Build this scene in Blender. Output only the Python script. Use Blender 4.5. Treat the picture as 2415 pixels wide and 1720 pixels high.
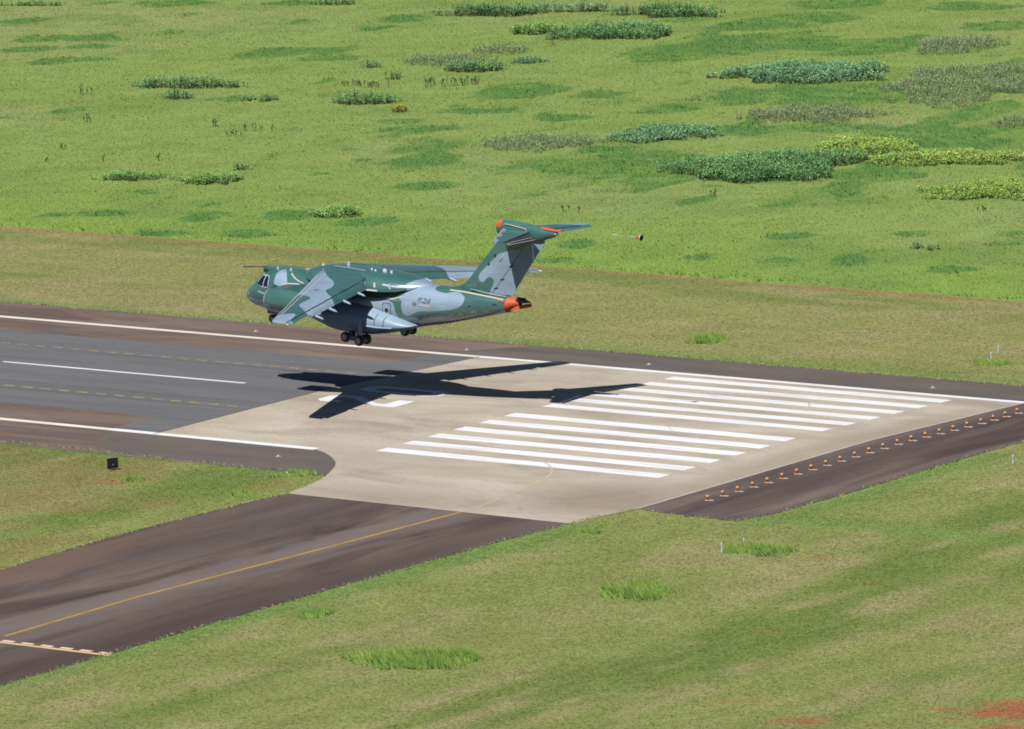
import bpy, math, random
import numpy as np
from mathutils import Matrix, Vector

random.seed(7)
rng = np.random.default_rng(11)
for o in list(bpy.data.objects):
    bpy.data.objects.remove(o)
S = bpy.context.scene
COL = S.collection
R = math.radians

# ------------------------------------------------------------------ camera, sky, sun, exposure
cam_d = bpy.data.cameras.new('camera')
cam = bpy.data.objects.new('camera', cam_d)
COL.objects.link(cam)
yaw, pitch, roll = -0.6789042735, -0.1585278692, -0.0421499596
fw = Vector((math.sin(yaw) * math.cos(pitch), math.cos(yaw) * math.cos(pitch), math.sin(pitch)))
rt = Vector((math.cos(yaw), -math.sin(yaw), 0))
up = rt.cross(fw)
c_, s_ = math.cos(roll), math.sin(roll)
rt, up = c_ * rt + s_ * up, -s_ * rt + c_ * up
CP = Vector((410.349, -510.678, 108.871))
cam.matrix_world = Matrix(((rt.x, up.x, -fw.x, CP.x), (rt.y, up.y, -fw.y, CP.y), (rt.z, up.z, -fw.z, CP.z), (0, 0, 0, 1)))
cam_d.sensor_fit = 'HORIZONTAL'
cam_d.sensor_width = 36.0
cam_d.lens = 260.8357
cam_d.clip_start = 1.0
cam_d.clip_end = 30000.0
S.camera = cam

SUN = Vector((-0.1592, 0.6373, -1.0)).normalized()          # direction the light travels
W = bpy.data.worlds.new('World')
S.world = W
W.use_nodes = True
nt = W.node_tree
bg = nt.nodes['Background']
sky = nt.nodes.new('ShaderNodeTexSky')
sky.sky_type = 'NISHITA'
sky.sun_disc = False
sky.sun_elevation = math.asin(-SUN.z)
sky.sun_rotation = math.atan2(-SUN.x, -SUN.y)
sky.altitude = 600
sky.air_density = 0.8
sky.dust_density = 0.3
nt.links.new(sky.outputs[0], bg.inputs[0])
bg.inputs[1].default_value = 0.05
sd = bpy.data.lights.new('sun', 'SUN')
sd.energy = 5.0
sd.angle = R(0.53)
sd.color = (1.0, 0.96, 0.9)
sun = bpy.data.objects.new('sun', sd)
COL.objects.link(sun)
sun.rotation_euler = SUN.to_track_quat('-Z', 'Y').to_euler()
sun.location = (0, 0, 200)
S.render.engine = 'CYCLES'
S.cycles.diffuse_bounces = 0
S.cycles.filter_width = 1.8
S.view_settings.view_transform = 'Standard'
S.view_settings.look = 'None'
S.view_settings.exposure = -0.12
S.view_settings.gamma = 1.0
S.view_settings.use_curve_mapping = False
S.render.resolution_x, S.render.resolution_y = 1024, 729

# ------------------------------------------------------------------ helpers
def tag(o, label=None, cat=None, group=None, kind=None):
    if label: o['label'] = label
    if cat: o['category'] = cat
    if group: o['group'] = group
    if kind: o['kind'] = kind
    return o

def empty(name, loc=(0, 0, 0), rz=0.0):
    o = bpy.data.objects.new(name, None)
    o.location = loc
    o.rotation_euler = (0, 0, rz)
    o.empty_display_size = 0.5
    COL.objects.link(o)
    return o

def mobj(name, verts, faces, mat, parent=None, smooth=False):
    me = bpy.data.meshes.new(name)
    me.from_pydata([tuple(map(float, v)) for v in verts], [], faces)
    me.validate()
    if mat: me.materials.append(mat)
    if smooth: me.polygons.foreach_set('use_smooth', [True] * len(me.polygons))
    me.update()
    o = bpy.data.objects.new(name, me)
    COL.objects.link(o)
    if parent: o.parent = parent
    return o

def bigmesh(name, V, Fc, nper, mat, parent=None, col=None):
    """fast mesh from numpy: V (n,3), Fc (m,nper)"""
    me = bpy.data.meshes.new(name)
    me.vertices.add(len(V))
    me.vertices.foreach_set('co', np.asarray(V, np.float32).ravel())
    m = len(Fc)
    me.loops.add(m * nper)
    me.loops.foreach_set('vertex_index', np.asarray(Fc, np.int32).ravel())
    me.polygons.add(m)
    me.polygons.foreach_set('loop_start', np.arange(0, m * nper, nper, dtype=np.int32))
    me.update(calc_edges=True)
    me.materials.append(mat)
    if col is not None:
        a = me.color_attributes.new('col', 'FLOAT_COLOR', 'POINT')
        c4 = np.ones((len(V), 4), np.float32)
        c4[:, :3] = col
        a.data.foreach_set('color', c4.ravel())
    o = bpy.data.objects.new(name, me)
    COL.objects.link(o)
    if parent: o.parent = parent
    return o

def fattr(o, name, vals):
    a = o.data.attributes.new(name, 'FLOAT', 'POINT')
    a.data.foreach_set('value', np.asarray(vals, np.float32))

def box(x0, x1, y0, y1, z0, z1):
    v = [(x, y, z) for z in (z0, z1) for y in (y0, y1) for x in (x0, x1)]
    f = [(0, 2, 3, 1), (4, 5, 7, 6), (0, 1, 5, 4), (2, 6, 7, 3), (0, 4, 6, 2), (1, 3, 7, 5)]
    return v, f

def join(*parts):
    V, Fc = [], []
    for v, f in parts:
        n = len(V)
        V += list(v)
        Fc += [tuple(i + n for i in q) for q in f]
    return V, Fc

def loft(secs, cap=True, closed=True):
    n = len(secs[0])
    V = [p for s in secs for p in s]
    Fc = []
    for i in range(len(secs) - 1):
        for j in range(n if closed else n - 1):
            a = i * n + j
            b = i * n + (j + 1) % n
            Fc.append((a, b, b + n, a + n))
    if cap:
        Fc.append(tuple(range(n - 1, -1, -1)))
        Fc.append(tuple((len(secs) - 1) * n + j for j in range(n)))
    return V, Fc

def tube(pts, r, n=8, cap=True):
    pts = [Vector(p) for p in pts]
    rs = r if isinstance(r, (list, tuple)) else [r] * len(pts)
    secs = []
    for i, p in enumerate(pts):
        d = (pts[min(i + 1, len(pts) - 1)] - pts[max(i - 1, 0)]).normalized()
        u = d.orthogonal().normalized()
        v = d.cross(u)
        if i and u.dot(pu) < 0.9:
            u = (pu - d * pu.dot(d)).normalized()
            v = d.cross(u)
        pu = u
        secs.append([tuple(p + (u * math.cos(t) + v * math.sin(t)) * rs[i]) for t in [2 * math.pi * k / n for k in range(n)]])
    return loft(secs, cap)

def pchip(xs, ys, x):
    xs, ys = np.asarray(xs, float), np.asarray(ys, float)
    h = np.diff(xs); d = np.diff(ys) / h
    m = np.zeros_like(ys)
    m[0], m[-1] = d[0], d[-1]
    for i in range(1, len(xs) - 1):
        if d[i - 1] * d[i] > 0:
            w1, w2 = 2 * h[i] + h[i - 1], h[i] + 2 * h[i - 1]
            m[i] = (w1 + w2) / (w1 / d[i - 1] + w2 / d[i])
    x = np.clip(np.asarray(x, float), xs[0], xs[-1])
    i = np.clip(np.searchsorted(xs, x) - 1, 0, len(h) - 1)
    t = (x - xs[i]) / h[i]
    return ((1 + 2 * t) * (1 - t) ** 2 * ys[i] + t * (1 - t) ** 2 * h[i] * m[i] + t * t * (3 - 2 * t) * ys[i + 1] + t * t * (t - 1) * h[i] * m[i + 1])

def sdpoly(px, py, poly):
    """signed distance, positive inside"""
    px, py = np.asarray(px, float), np.asarray(py, float)
    P = np.asarray(poly, float)
    d = np.full(px.shape, 1e9)
    ins = np.zeros(px.shape, bool)
    for i in range(len(P)):
        a, b = P[i], P[(i + 1) % len(P)]
        e = b - a
        wx, wy = px - a[0], py - a[1]
        t = np.clip((wx * e[0] + wy * e[1]) / (e @ e + 1e-12), 0, 1)
        d = np.minimum(d, (wx - e[0] * t) ** 2 + (wy - e[1] * t) ** 2)
        c = ((a[1] > py) != (b[1] > py)) & (px < (b[0] - a[0]) * (py - a[1]) / (b[1] - a[1] + 1e-12) + a[0])
        ins ^= c
    return np.where(ins, 1, -1) * np.sqrt(d)

def smoothpoly(P, it=2):
    P = [np.array(p, float) for p in P]
    for _ in range(it):
        Q = []
        for i in range(len(P)):
            a, b = P[i], P[(i + 1) % len(P)]
            Q += [a * .75 + b * .25, a * .25 + b * .75]
        P = Q
    return P

def vnoise(x, y, sc, seed=0):
    x = np.asarray(x, float) / sc + 137.3 * seed
    y = np.asarray(y, float) / sc - 71.7 * seed
    xi, yi = np.floor(x).astype(np.int64), np.floor(y).astype(np.int64)
    fx, fy = x - xi, y - yi
    fx, fy = fx * fx * (3 - 2 * fx), fy * fy * (3 - 2 * fy)
    def hsh(a, b):
        n = (a * 374761393 + b * 668265263 + seed * 974711) & 0xffffffff
        n = ((n ^ (n >> 13)) * 1274126177) & 0xffffffff
        return ((n ^ (n >> 16)) & 0xffff) / 65535.0
    return (hsh(xi, yi) * (1 - fx) + hsh(xi + 1, yi) * fx) * (1 - fy) + (hsh(xi, yi + 1) * (1 - fx) + hsh(xi + 1, yi + 1) * fx) * fy

def fbm(x, y, sc, seed=0, o=3):
    r, a, t = 0, 1.0, 0
    for i in range(o):
        r = r + a * vnoise(x, y, sc / 2 ** i, seed + i * 5)
        t += a
        a *= .55
    return r / t

def sstep(a, b, x):
    t = np.clip((x - a) / (b - a), 0, 1)
    return t * t * (3 - 2 * t)

def mix(a, b, t):
    return a + (b - a) * t[..., None]

# ------------------------------------------------------------------ materials
def newmat(name):
    m = bpy.data.materials.new(name)
    m.use_nodes = True
    n = m.node_tree
    return m, n, n.nodes['Principled BSDF'], n.nodes, n.links

def simple(name, col, rough=.5, metal=0.0, spec=.5, vary=.12, vscale=1.2):
    m, n, p, N, L = newmat(name)
    tc = N.new('ShaderNodeTexCoord')
    no = N.new('ShaderNodeTexNoise')
    no.inputs['Scale'].default_value = vscale
    no.inputs['Detail'].default_value = 6
    L.new(tc.outputs['Object'], no.inputs['Vector'])
    rm = N.new('ShaderNodeValToRGB')
    rm.color_ramp.elements[0].position = .3
    rm.color_ramp.elements[1].position = .7
    rm.color_ramp.elements[0].color = (*[c * (1 - vary) for c in col], 1)
    rm.color_ramp.elements[1].color = (*[min(1, c * (1 + vary)) for c in col], 1)
    L.new(no.outputs['Fac'], rm.inputs[0])
    L.new(rm.outputs[0], p.inputs['Base Color'])
    p.inputs['Roughness'].default_value = rough
    p.inputs['Metallic'].default_value = metal
    p.inputs['Specular IOR Level'].default_value = spec
    return m

def camo(name, a=(.060, .168, .156), b=(.335, .450, .580)):
    m, n, p, N, L = newmat(name)
    at = N.new('ShaderNodeAttribute'); at.attribute_name = 'camo'
    mr = N.new('ShaderNodeMapRange')
    mr.inputs['From Min'].default_value = -.035
    mr.inputs['From Max'].default_value = .035
    L.new(at.outputs['Fac'], mr.inputs['Value'])
    tc = N.new('ShaderNodeTexCoord')
    no = N.new('ShaderNodeTexNoise'); no.inputs['Scale'].default_value = 1.3; no.inputs['Detail'].default_value = 7
    mp = N.new('ShaderNodeMapping'); mp.inputs['Scale'].default_value = (.35, 1, 1)
    L.new(tc.outputs['Object'], mp.inputs[0]); L.new(mp.outputs[0], no.inputs['Vector'])
    mx = N.new('ShaderNodeMix'); mx.data_type = 'RGBA'
    mx.inputs['A'].default_value = (*a, 1); mx.inputs['B'].default_value = (*b, 1)
    L.new(mr.outputs[0], mx.inputs['Factor'])
    # fade and grime of the paint
    r2 = N.new('ShaderNodeMapRange'); r2.inputs['From Min'].default_value = .3; r2.inputs['From Max'].default_value = .7
    r2.inputs['To Min'].default_value = .86; r2.inputs['To Max'].default_value = 1.1
    L.new(no.outputs['Fac'], r2.inputs['Value'])
    # faint skin seams
    br = N.new('ShaderNodeTexBrick'); br.inputs['Scale'].default_value = .42; br.inputs['Mortar Size'].default_value = .012
    br.inputs['Color1'].default_value = br.inputs['Color2'].default_value = (1, 1, 1, 1); br.inputs['Mortar'].default_value = (.72, .72, .72, 1)
    sw = N.new('ShaderNodeMapping'); sw.inputs['Rotation'].default_value = (R(90), 0, 0)
    L.new(tc.outputs['Object'], sw.inputs[0]); L.new(sw.outputs[0], br.inputs['Vector'])
    m2 = N.new('ShaderNodeMix'); m2.data_type = 'RGBA'; m2.blend_type = 'MULTIPLY'; m2.inputs['Factor'].default_value = 1
    L.new(mx.outputs['Result'], m2.inputs['A']); L.new(r2.outputs[0], m2.inputs['B'])
    m3 = N.new('ShaderNodeMix'); m3.data_type = 'RGBA'; m3.blend_type = 'MULTIPLY'; m3.inputs['Factor'].default_value = .38
    L.new(m2.outputs['Result'], m3.inputs['A']); L.new(br.outputs['Color'], m3.inputs['B'])
    L.new(m3.outputs['Result'], p.inputs['Base Color'])
    p.inputs['Roughness'].default_value = .36
    p.inputs['Specular IOR Level'].default_value = .6
    p.inputs['Coat Weight'].default_value = 1.0
    p.inputs['Coat IOR'].default_value = 1.6
    p.inputs['Coat Roughness'].default_value = .2
    bp = N.new('ShaderNodeBump'); bp.inputs['Strength'].default_value = .06; bp.inputs['Distance'].default_value = .05
    L.new(no.outputs['Fac'], bp.inputs['Height']); L.new(bp.outputs[0], p.inputs['Normal'])
    return m

def pave(name, cols, stretch, scale=.12, rough=.9, fine=.10, streak=None, stains=()):
    """cols: 3 colours over a stretched noise; streak=(colour, amount)"""
    m, n, p, N, L = newmat(name)
    tc = N.new('ShaderNodeTexCoord')
    mp = N.new('ShaderNodeMapping'); mp.inputs['Scale'].default_value = stretch
    L.new(tc.outputs['Object'], mp.inputs[0])
    no = N.new('ShaderNodeTexNoise'); no.inputs['Scale'].default_value = scale; no.inputs['Detail'].default_value = 9; no.inputs['Roughness'].default_value = .6
    no.inputs['Distortion'].default_value = .6
    L.new(mp.outputs[0], no.inputs['Vector'])
    rm = N.new('ShaderNodeValToRGB'); e = rm.color_ramp.elements
    e[0].position = .33; e[0].color = (*cols[0], 1); e[1].position = .66; e[1].color = (*cols[2], 1)
    k = e.new(.5); k.color = (*cols[1], 1)
    L.new(no.outputs['Fac'], rm.inputs[0])
    n2 = N.new('ShaderNodeTexNoise'); n2.inputs['Scale'].default_value = 3.1; n2.inputs['Detail'].default_value = 5
    L.new(tc.outputs['Object'], n2.inputs['Vector'])
    mr = N.new('ShaderNodeMapRange'); mr.inputs['From Min'].default_value = .3; mr.inputs['From Max'].default_value = .7
    mr.inputs['To Min'].default_value = 1 - fine; mr.inputs['To Max'].default_value = 1 + fine
    L.new(n2.outputs['Fac'], mr.inputs['Value'])
    m2 = N.new('ShaderNodeMix'); m2.data_type = 'RGBA'; m2.blend_type = 'MULTIPLY'; m2.inputs['Factor'].default_value = 1
    L.new(rm.outputs[0], m2.inputs['A']); L.new(mr.outputs[0], m2.inputs['B'])
    last = m2.outputs['Result']
    if streak:
        sc, amt, st = streak
        mp3 = N.new('ShaderNodeMapping'); mp3.inputs['Scale'].default_value = st
        L.new(tc.outputs['Object'], mp3.inputs[0])
        n3 = N.new('ShaderNodeTexNoise'); n3.inputs['Scale'].default_value = 1.0; n3.inputs['Detail'].default_value = 4
        L.new(mp3.outputs[0], n3.inputs['Vector'])
        r3 = N.new('ShaderNodeMapRange'); r3.inputs['From Min'].default_value = .52; r3.inputs['From Max'].default_value = .68
        r3.inputs['To Max'].default_value = amt
        L.new(n3.outputs['Fac'], r3.inputs['Value'])
        m4 = N.new('ShaderNodeMix'); m4.data_type = 'RGBA'; m4.inputs['B'].default_value = (*sc, 1)
        L.new(r3.outputs[0], m4.inputs['Factor']); L.new(last, m4.inputs['A'])
        last = m4.outputs['Result']
    for cx, cy, rx, ry_, amt, scol in stains:      # dirt washed and dragged onto the slab
        a = N.new('ShaderNodeVectorMath'); a.operation = 'SUBTRACT'; a.inputs[1].default_value = (cx, cy, 0)
        L.new(tc.outputs['Object'], a.inputs[0])
        b = N.new('ShaderNodeVectorMath'); b.operation = 'MULTIPLY'; b.inputs[1].default_value = (1 / rx, 1 / ry_, 0)
        L.new(a.outputs[0], b.inputs[0])
        ln = N.new('ShaderNodeVectorMath'); ln.operation = 'LENGTH'
        L.new(b.outputs[0], ln.inputs[0])
        ad = N.new('ShaderNodeMath'); ad.operation = 'MULTIPLY_ADD'; ad.inputs[1].default_value = -2.4
        L.new(no.outputs['Fac'], ad.inputs[0]); L.new(ln.outputs['Value'], ad.inputs[2])
        r5 = N.new('ShaderNodeMapRange'); r5.inputs['From Min'].default_value = -.1; r5.inputs['From Max'].default_value = -.75
        r5.inputs['To Max'].default_value = amt
        L.new(ad.outputs[0], r5.inputs['Value'])
        m5 = N.new('ShaderNodeMix'); m5.data_type = 'RGBA'; m5.inputs['B'].default_value = (*scol, 1)
        L.new(r5.outputs[0], m5.inputs['Factor']); L.new(last, m5.inputs['A'])
        last = m5.outputs['Result']
    L.new(last, p.inputs['Base Color'])
    p.inputs['Roughness'].default_value = rough
    p.inputs['Specular IOR Level'].default_value = .25
    bp = N.new('ShaderNodeBump'); bp.inputs['Strength'].default_value = .15; bp.inputs['Distance'].default_value = .02
    L.new(n2.outputs['Fac'], bp.inputs['Height']); L.new(bp.outputs[0], p.inputs['Normal'])
    return m

def foliage(name, trans=.35):
    m, n, p, N, L = newmat(name)
    at = N.new('ShaderNodeAttribute'); at.attribute_name = 'col'
    d = N.new('ShaderNodeBsdfDiffuse'); t = N.new('ShaderNodeBsdfTranslucent'); mx = N.new('ShaderNodeMixShader')
    L.new(at.outputs['Color'], d.inputs['Color']); L.new(at.outputs['Color'], t.inputs['Color'])
    mx.inputs[0].default_value = trans
    L.new(d.outputs[0], mx.inputs[1]); L.new(t.outputs[0], mx.inputs[2])
    L.new(mx.outputs[0], N['Material Output'].inputs['Surface'])
    N.remove(p)
    return m

def groundmat(name):
    m, n, p, N, L = newmat(name)
    at = N.new('ShaderNodeAttribute'); at.attribute_name = 'col'
    tc = N.new('ShaderNodeTexCoord')
    no = N.new('ShaderNodeTexNoise'); no.inputs['Scale'].default_value = 1.7; no.inputs['Detail'].default_value = 8; no.inputs['Roughness'].default_value = .65
    L.new(tc.outputs['Object'], no.inputs['Vector'])
    mr = N.new('ShaderNodeMapRange'); mr.inputs['From Min'].default_value = .3; mr.inputs['From Max'].default_value = .7
    mr.inputs['To Min'].default_value = .84; mr.inputs['To Max'].default_value = 1.14
    L.new(no.outputs['Fac'], mr.inputs['Value'])
    # greener growth with a ragged outline
    al = N.new('ShaderNodeAttribute'); al.attribute_name = 'lush'
    mp = N.new('ShaderNodeMapping'); mp.inputs['Rotation'].default_value = (0, 0, -.36); mp.inputs['Scale'].default_value = (.45, .30, 1)
    L.new(tc.outputs['Object'], mp.inputs[0])
    n2 = N.new('ShaderNodeTexNoise'); n2.inputs['Scale'].default_value = 1.0; n2.inputs['Detail'].default_value = 9; n2.inputs['Roughness'].default_value = .66
    L.new(mp.outputs[0], n2.inputs['Vector'])
    ad = N.new('ShaderNodeMath'); ad.operation = 'MULTIPLY_ADD'; ad.inputs[1].default_value = 1.5
    L.new(n2.outputs['Fac'], ad.inputs[0]); L.new(al.outputs['Fac'], ad.inputs[2])
    rl = N.new('ShaderNodeMapRange'); rl.inputs['From Min'].default_value = 1.06; rl.inputs['From Max'].default_value = 1.42; rl.inputs['To Max'].default_value = .9
    L.new(ad.outputs[0], rl.inputs['Value'])
    ml = N.new('ShaderNodeMix'); ml.data_type = 'RGBA'; ml.inputs['B'].default_value = (.100, .222, .062, 1)
    L.new(rl.outputs[0], ml.inputs['Factor']); L.new(at.outputs['Color'], ml.inputs['A'])
    m2 = N.new('ShaderNodeMix'); m2.data_type = 'RGBA'; m2.blend_type = 'MULTIPLY'; m2.inputs['Factor'].default_value = 1
    L.new(ml.outputs['Result'], m2.inputs['A']); L.new(mr.outputs[0], m2.inputs['B'])
    L.new(m2.outputs['Result'], p.inputs['Base Color'])
    p.inputs['Roughness'].default_value = 1
    p.inputs['Specular IOR Level'].default_value = 0
    bp = N.new('ShaderNodeBump'); bp.inputs['Strength'].default_value = .22; bp.inputs['Distance'].default_value = .08
    L.new(no.outputs['Fac'], bp.inputs['Height']); L.new(bp.outputs[0], p.inputs['Normal'])
    return m

M = {}
M['ground'] = groundmat('meadow_ground')
M['grass'] = foliage('grass_blades', .30)
M['leaf'] = foliage('shrub_leaves', .18)
M['concrete'] = pave('concrete', [(.335, .288, .232), (.468, .412, .338), (.545, .490, .412)], (.35, 1, 1), .17, .9, .09, ((.36, .28, .205), .5, (.05, .16, 1)), [(33, -31, 9, 8, .8, (.28, .215, .16)), (37, -5, 3.5, 30, .7, (.33, .265, .20)), (15, -38, 14, 5, .5, (.33, .28, .22)), (4, -24, 12, 5, .4, (.36, .30, .24)), (-12, 12, 14, 9, .35, (.37, .31, .245)), (20, 23.5, 22, 2.5, .5, (.34, .27, .21))])
M['grey_asphalt'] = pave('grey_asphalt', [(.128, .130, .139), (.150, .152, .160), (.165, .166, .173)], (.12, 1, 1), .35, .88, .07, ((.105, .106, .112), .6, (.012, .8, 1)))
M['brown_asphalt'] = pave('brown_asphalt', [(.120, .086, .073), (.185, .136, .114), (.230, .178, .144)], (.22, 1, 1), .2, .92, .08, ((.095, .080, .075), .6, (.05, .35, 1)))
M['dark_asphalt'] = pave('dark_asphalt', [(.100, .088, .082), (.125, .110, .102), (.165, .135, .118)], (.22, 1, 1), .16, .92, .08, ((.17, .125, .105), .5, (.04, .3, 1)))
M['taxi_asphalt'] = pave('taxi_asphalt', [(.064, .047, .043), (.102, .077, .068), (.158, .122, .104)], (1, .22, 1), .22, .92, .08, ((.150, .122, .115), .6, (.16, .012, 1)), [(23.5, -70, 3.0, 75, .6, (.190, .160, .146)), (27.5, -75, 2.4, 60, .45, (.165, .138, .125)), (9, -74, 4.5, 22, .65, (.175, .110, .085)), (36.5, -85, 5, 40, .6, (.068, .045, .042)), (13, -55, 6, 18, .5, (.085, .072, .070))])
M['pad_asphalt'] = pave('pad_asphalt', [(.066, .048, .045), (.110, .083, .075), (.175, .137, .117)], (1, .14, 1), .22, .92, .08, ((.08, .062, .058), .6, (.3, .03, 1)))
M['white_paint'] = pave('white_road_paint', [(.66, .65, .64), (.80, .80, .82), (.87, .87, .89)], (.12, 1, 1), .9, .7, .05)
M['cream_paint'] = simple('stained_cream_paint', (.80, .73, .63), .75, vary=.10, vscale=.25)
M['yellow_paint'] = simple('yellow_road_paint', (.40, .24, .055), .75, vary=.15, vscale=.5)
M['dull_yellow'] = simple('worn_yellow_paint', (.36, .255, .10), .8, vary=.2, vscale=.6)
M['faded_yellow'] = simple('faded_yellow_paint', (.50, .41, .265), .8, vary=.12, vscale=.5)
M['hold_paint'] = simple('pale_orange_paint', (.72, .50, .24), .75, vary=.1, vscale=.5)
M['hold_pale'] = simple('pale_pink_paint', (.78, .60, .46), .75, vary=.1, vscale=.5)
M['tyre_mark'] = simple('rubber_mark', (.50, .465, .42), .9, vary=.2)
M['rubber'] = simple('black_rubber', (.018, .018, .020), .75)
M['rim'] = simple('wheel_rim_grey', (.36, .39, .43), .4, .3)
M['metal'] = simple('gear_metal', (.45, .46, .48), .4, .5)
M['dark'] = simple('dark_void', (.012, .014, .018), .8)
M['camo'] = camo('green_grey_camouflage')
M['green'] = simple('green_paint', (.060, .168, .156), .36, vary=.12)
M['paint_grey'] = simple('blue_grey_paint', (.320, .440, .575), .36, vary=.08)
M['pale'] = simple('pale_grey_paint', (.50, .60, .72), .4, vary=.06)
M['cream_strip'] = simple('cream_sealant', (.66, .60, .46), .5, vary=.06)
M['white'] = simple('white_gloss', (.85, .85, .85), .3, vary=.02)
M['black'] = simple('black_letters', (.02, .025, .03), .6)
M['star'] = simple('grey_green_star', (.13, .20, .21), .5)
M['brown_panel'] = simple('brown_grey_panel', (.135, .115, .100), .6, vary=.25, vscale=2)
M['orange'] = simple('orange_dayglo', (.70, .12, .04), .5, vary=.08)
M['purple'] = simple('dark_purple', (.055, .045, .085), .4)
M['elev'] = simple('dark_grey_and_elevator_shade', (.045, .052, .060), .45)  # painted-in shade on the near elevator, plain dark grey on the small parts
M['glass'] = simple('cockpit_glass', (.012, .014, .035), .06, 0, .8, 0)
M['lip'] = simple('bare_metal_lip', (.62, .65, .68), .3, .35)
M['lamp_orange'] = simple('amber_lens', (.62, .32, .12), .35)
M['lamp_teal'] = simple('dark_teal_glass', (.03, .09, .12), .15)
M['lamp_base'] = simple('salmon_base_plate', (.50, .27, .20), .6)
M['lamp_white'] = simple('white_plate', (.60, .56, .56), .6)
M['sign_black'] = simple('matt_black_board', (.010, .011, .012), .7)
M['post'] = simple('white_plastic_post', (.75, .77, .80), .5)
M['stalk'] = foliage('dead_stalks', .1)

# ------------------------------------------------------------------ ground: a runway crown of 1.5 % between flat verges
K = 0.014816
def gz(y):
    return -K * np.minimum(np.abs(y), 31.4)

BLOB = [(-241.9,210.4,8.3,6.3),(-227.2,190.4,3.7,3.5),(-224.0,192.5,3.7,3.5),(-240.5,198.2,2.9,3.1),(-234.9,219.4,2.1,3.7),(-245.4,237.0,1.3,3.3),(-224.9,234.2,1.6,2.7),(-191.5,152.8,2.6,3.1),(-185.8,155.8,2.5,3.1),(-193.3,143.8,2.0,2.2),(-178.2,167.0,3.5,3.6),(-233.8,203.0,3.8,3.1),(-206.7,207.3,9.3,6.0),(-193.8,204.4,5.5,3.9),(-179.0,185.9,0.9,2.8),(-173.0,191.7,1.2,2.3),(-148.5,187.6,5.8,8.1),(-137.7,187.0,3.4,4.4),(-118.8,132.2,5.4,4.7),(-104.7,115.6,5.2,3.7),(-107.8,114.0,1.6,1.9),(-99.1,117.4,0.6,1.8),(-88.9,113.9,1.0,2.2),(-126.0,84.4,1.6,2.5),(-114.0,87.4,2.1,3.6),(-105.2,90.9,4.1,4.2),(-94.4,89.9,3.0,3.5),(-100.0,78.8,3.0,2.7),(-132.1,98.7,1.5,2.2),(-118.7,94.7,1.1,1.8),(-124.2,118.0,1.6,2.3),(-126.4,130.1,2.2,2.0),(-62.3,85.6,2.4,3.3),(-80.7,120.9,1.3,2.2),(-70.3,116.9,1.8,2.8),(-59.6,118.3,2.0,2.8),(-57.5,126.4,0.8,2.8),(-74.8,126.9,2.5,2.2),(-96.9,145.4,4.2,4.6),(-161.5,252.7,7.9,7.1),(-159.0,261.1,6.7,6.2),(-164.7,274.9,8.1,5.3),(-147.3,277.9,5.5,4.7),(-129.7,260.7,3.6,5.9),(-148.5,237.0,11.9,13.7),(-136.9,238.5,9.4,9.6),(-153.6,223.1,7.1,9.6),(-119.3,191.4,5.0,10.8),(-78.2,170.5,9.0,13.8),(-61.8,141.5,9.1,9.1),(-100.5,166.3,5.9,6.1),(-44.0,99.9,2.4,2.6),(-28.8,88.4,3.3,4.4),(-35.4,84.4,2.8,2.8),(-20.1,103.0,1.9,2.2),(-33.9,105.8,1.9,2.3),(-15.0,87.0,2.8,2.4),(-43.6,83.2,2.4,2.2),(-55.4,76.7,2.4,2.2),(-108.8,75.2,4.0,2.1),(-130.1,80.9,3.1,2.5),(-174.3,256.1,3.7,4.2),(-213.7,243.1,3.8,4.3),(-209.9,233.0,1.9,3.1),(-141.2,168.2,5.1,3.9),(-128.1,167.8,2.8,4.2),(-145.3,158.0,3.4,3.4),(-137.7,154.5,4.4,3.3),(-106.9,147.5,3.2,3.9),(-120.7,180.0,5.0,6.0),(-24.2,109.7,1.9,2.6),(-263.8,224.0,4.0,3.3),(-116.4,199.2,5.6,3.5),(-237.2,252.6,6.6,3.4),(-260.6,245.1,12.0,3.4)]
RED = [(111.5,-86.4,4.2,3.2,1.0),(113.5,-82.0,2.4,1.8,.8),(101,-95.4,3.2,1.8,.38),(107,-93.5,2.4,1.4,.4),(73.6,-49.5,3.5,3.0,.2),(72.7,-27.4,3,2,.25),(92,-92,4,1.8,.22),(-86,58,4,1.6,.16),(-90,61,3,1.4,.16),(-12,-41.5,6,3,.35),(2,-38,3,2.5,.4),(64,-44,4,1.5,.35),(80,-70,6,1.5,.2),(116,-91,3,2,.7)]

def lush(x, y):
    """how much darker, greener growth stands at a place in the field"""
    wx = x + 3.4 * (fbm(x, y, 6, 31) - .5)
    wy = y + 5.0 * (fbm(x, y, 6, 37) - .5)
    v = np.zeros(np.shape(x))
    ca, sa = math.cos(.36), math.sin(.36)
    for bx, by, a, b in BLOB:
        dx, dy = wx - bx, wy - by
        m = (np.abs(dx) < a + b + 4) & (np.abs(dy) < a + b + 4)
        if not m.any(): continue
        u = (dx * ca + dy * sa) / a
        w = (-dx * sa + dy * ca) / b
        v = np.maximum(v, np.clip(1.45 - np.sqrt(u * u + w * w), 0, 1) * (.95 if a < 6 else .85))
    g = fbm(x * .9 + y * .33, -x * .33 * .45 + y * .42, 6.5, 43, 4)
    v = sstep(.36, .70, v + 1.25 * (g - .5))
    # the right half of the field is greener overall
    return np.maximum(v, .85 * sstep(.47, .62, g) * sstep(-175, -105, x - .25 * (y - 150)) * sstep(112, 135, y))

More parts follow.
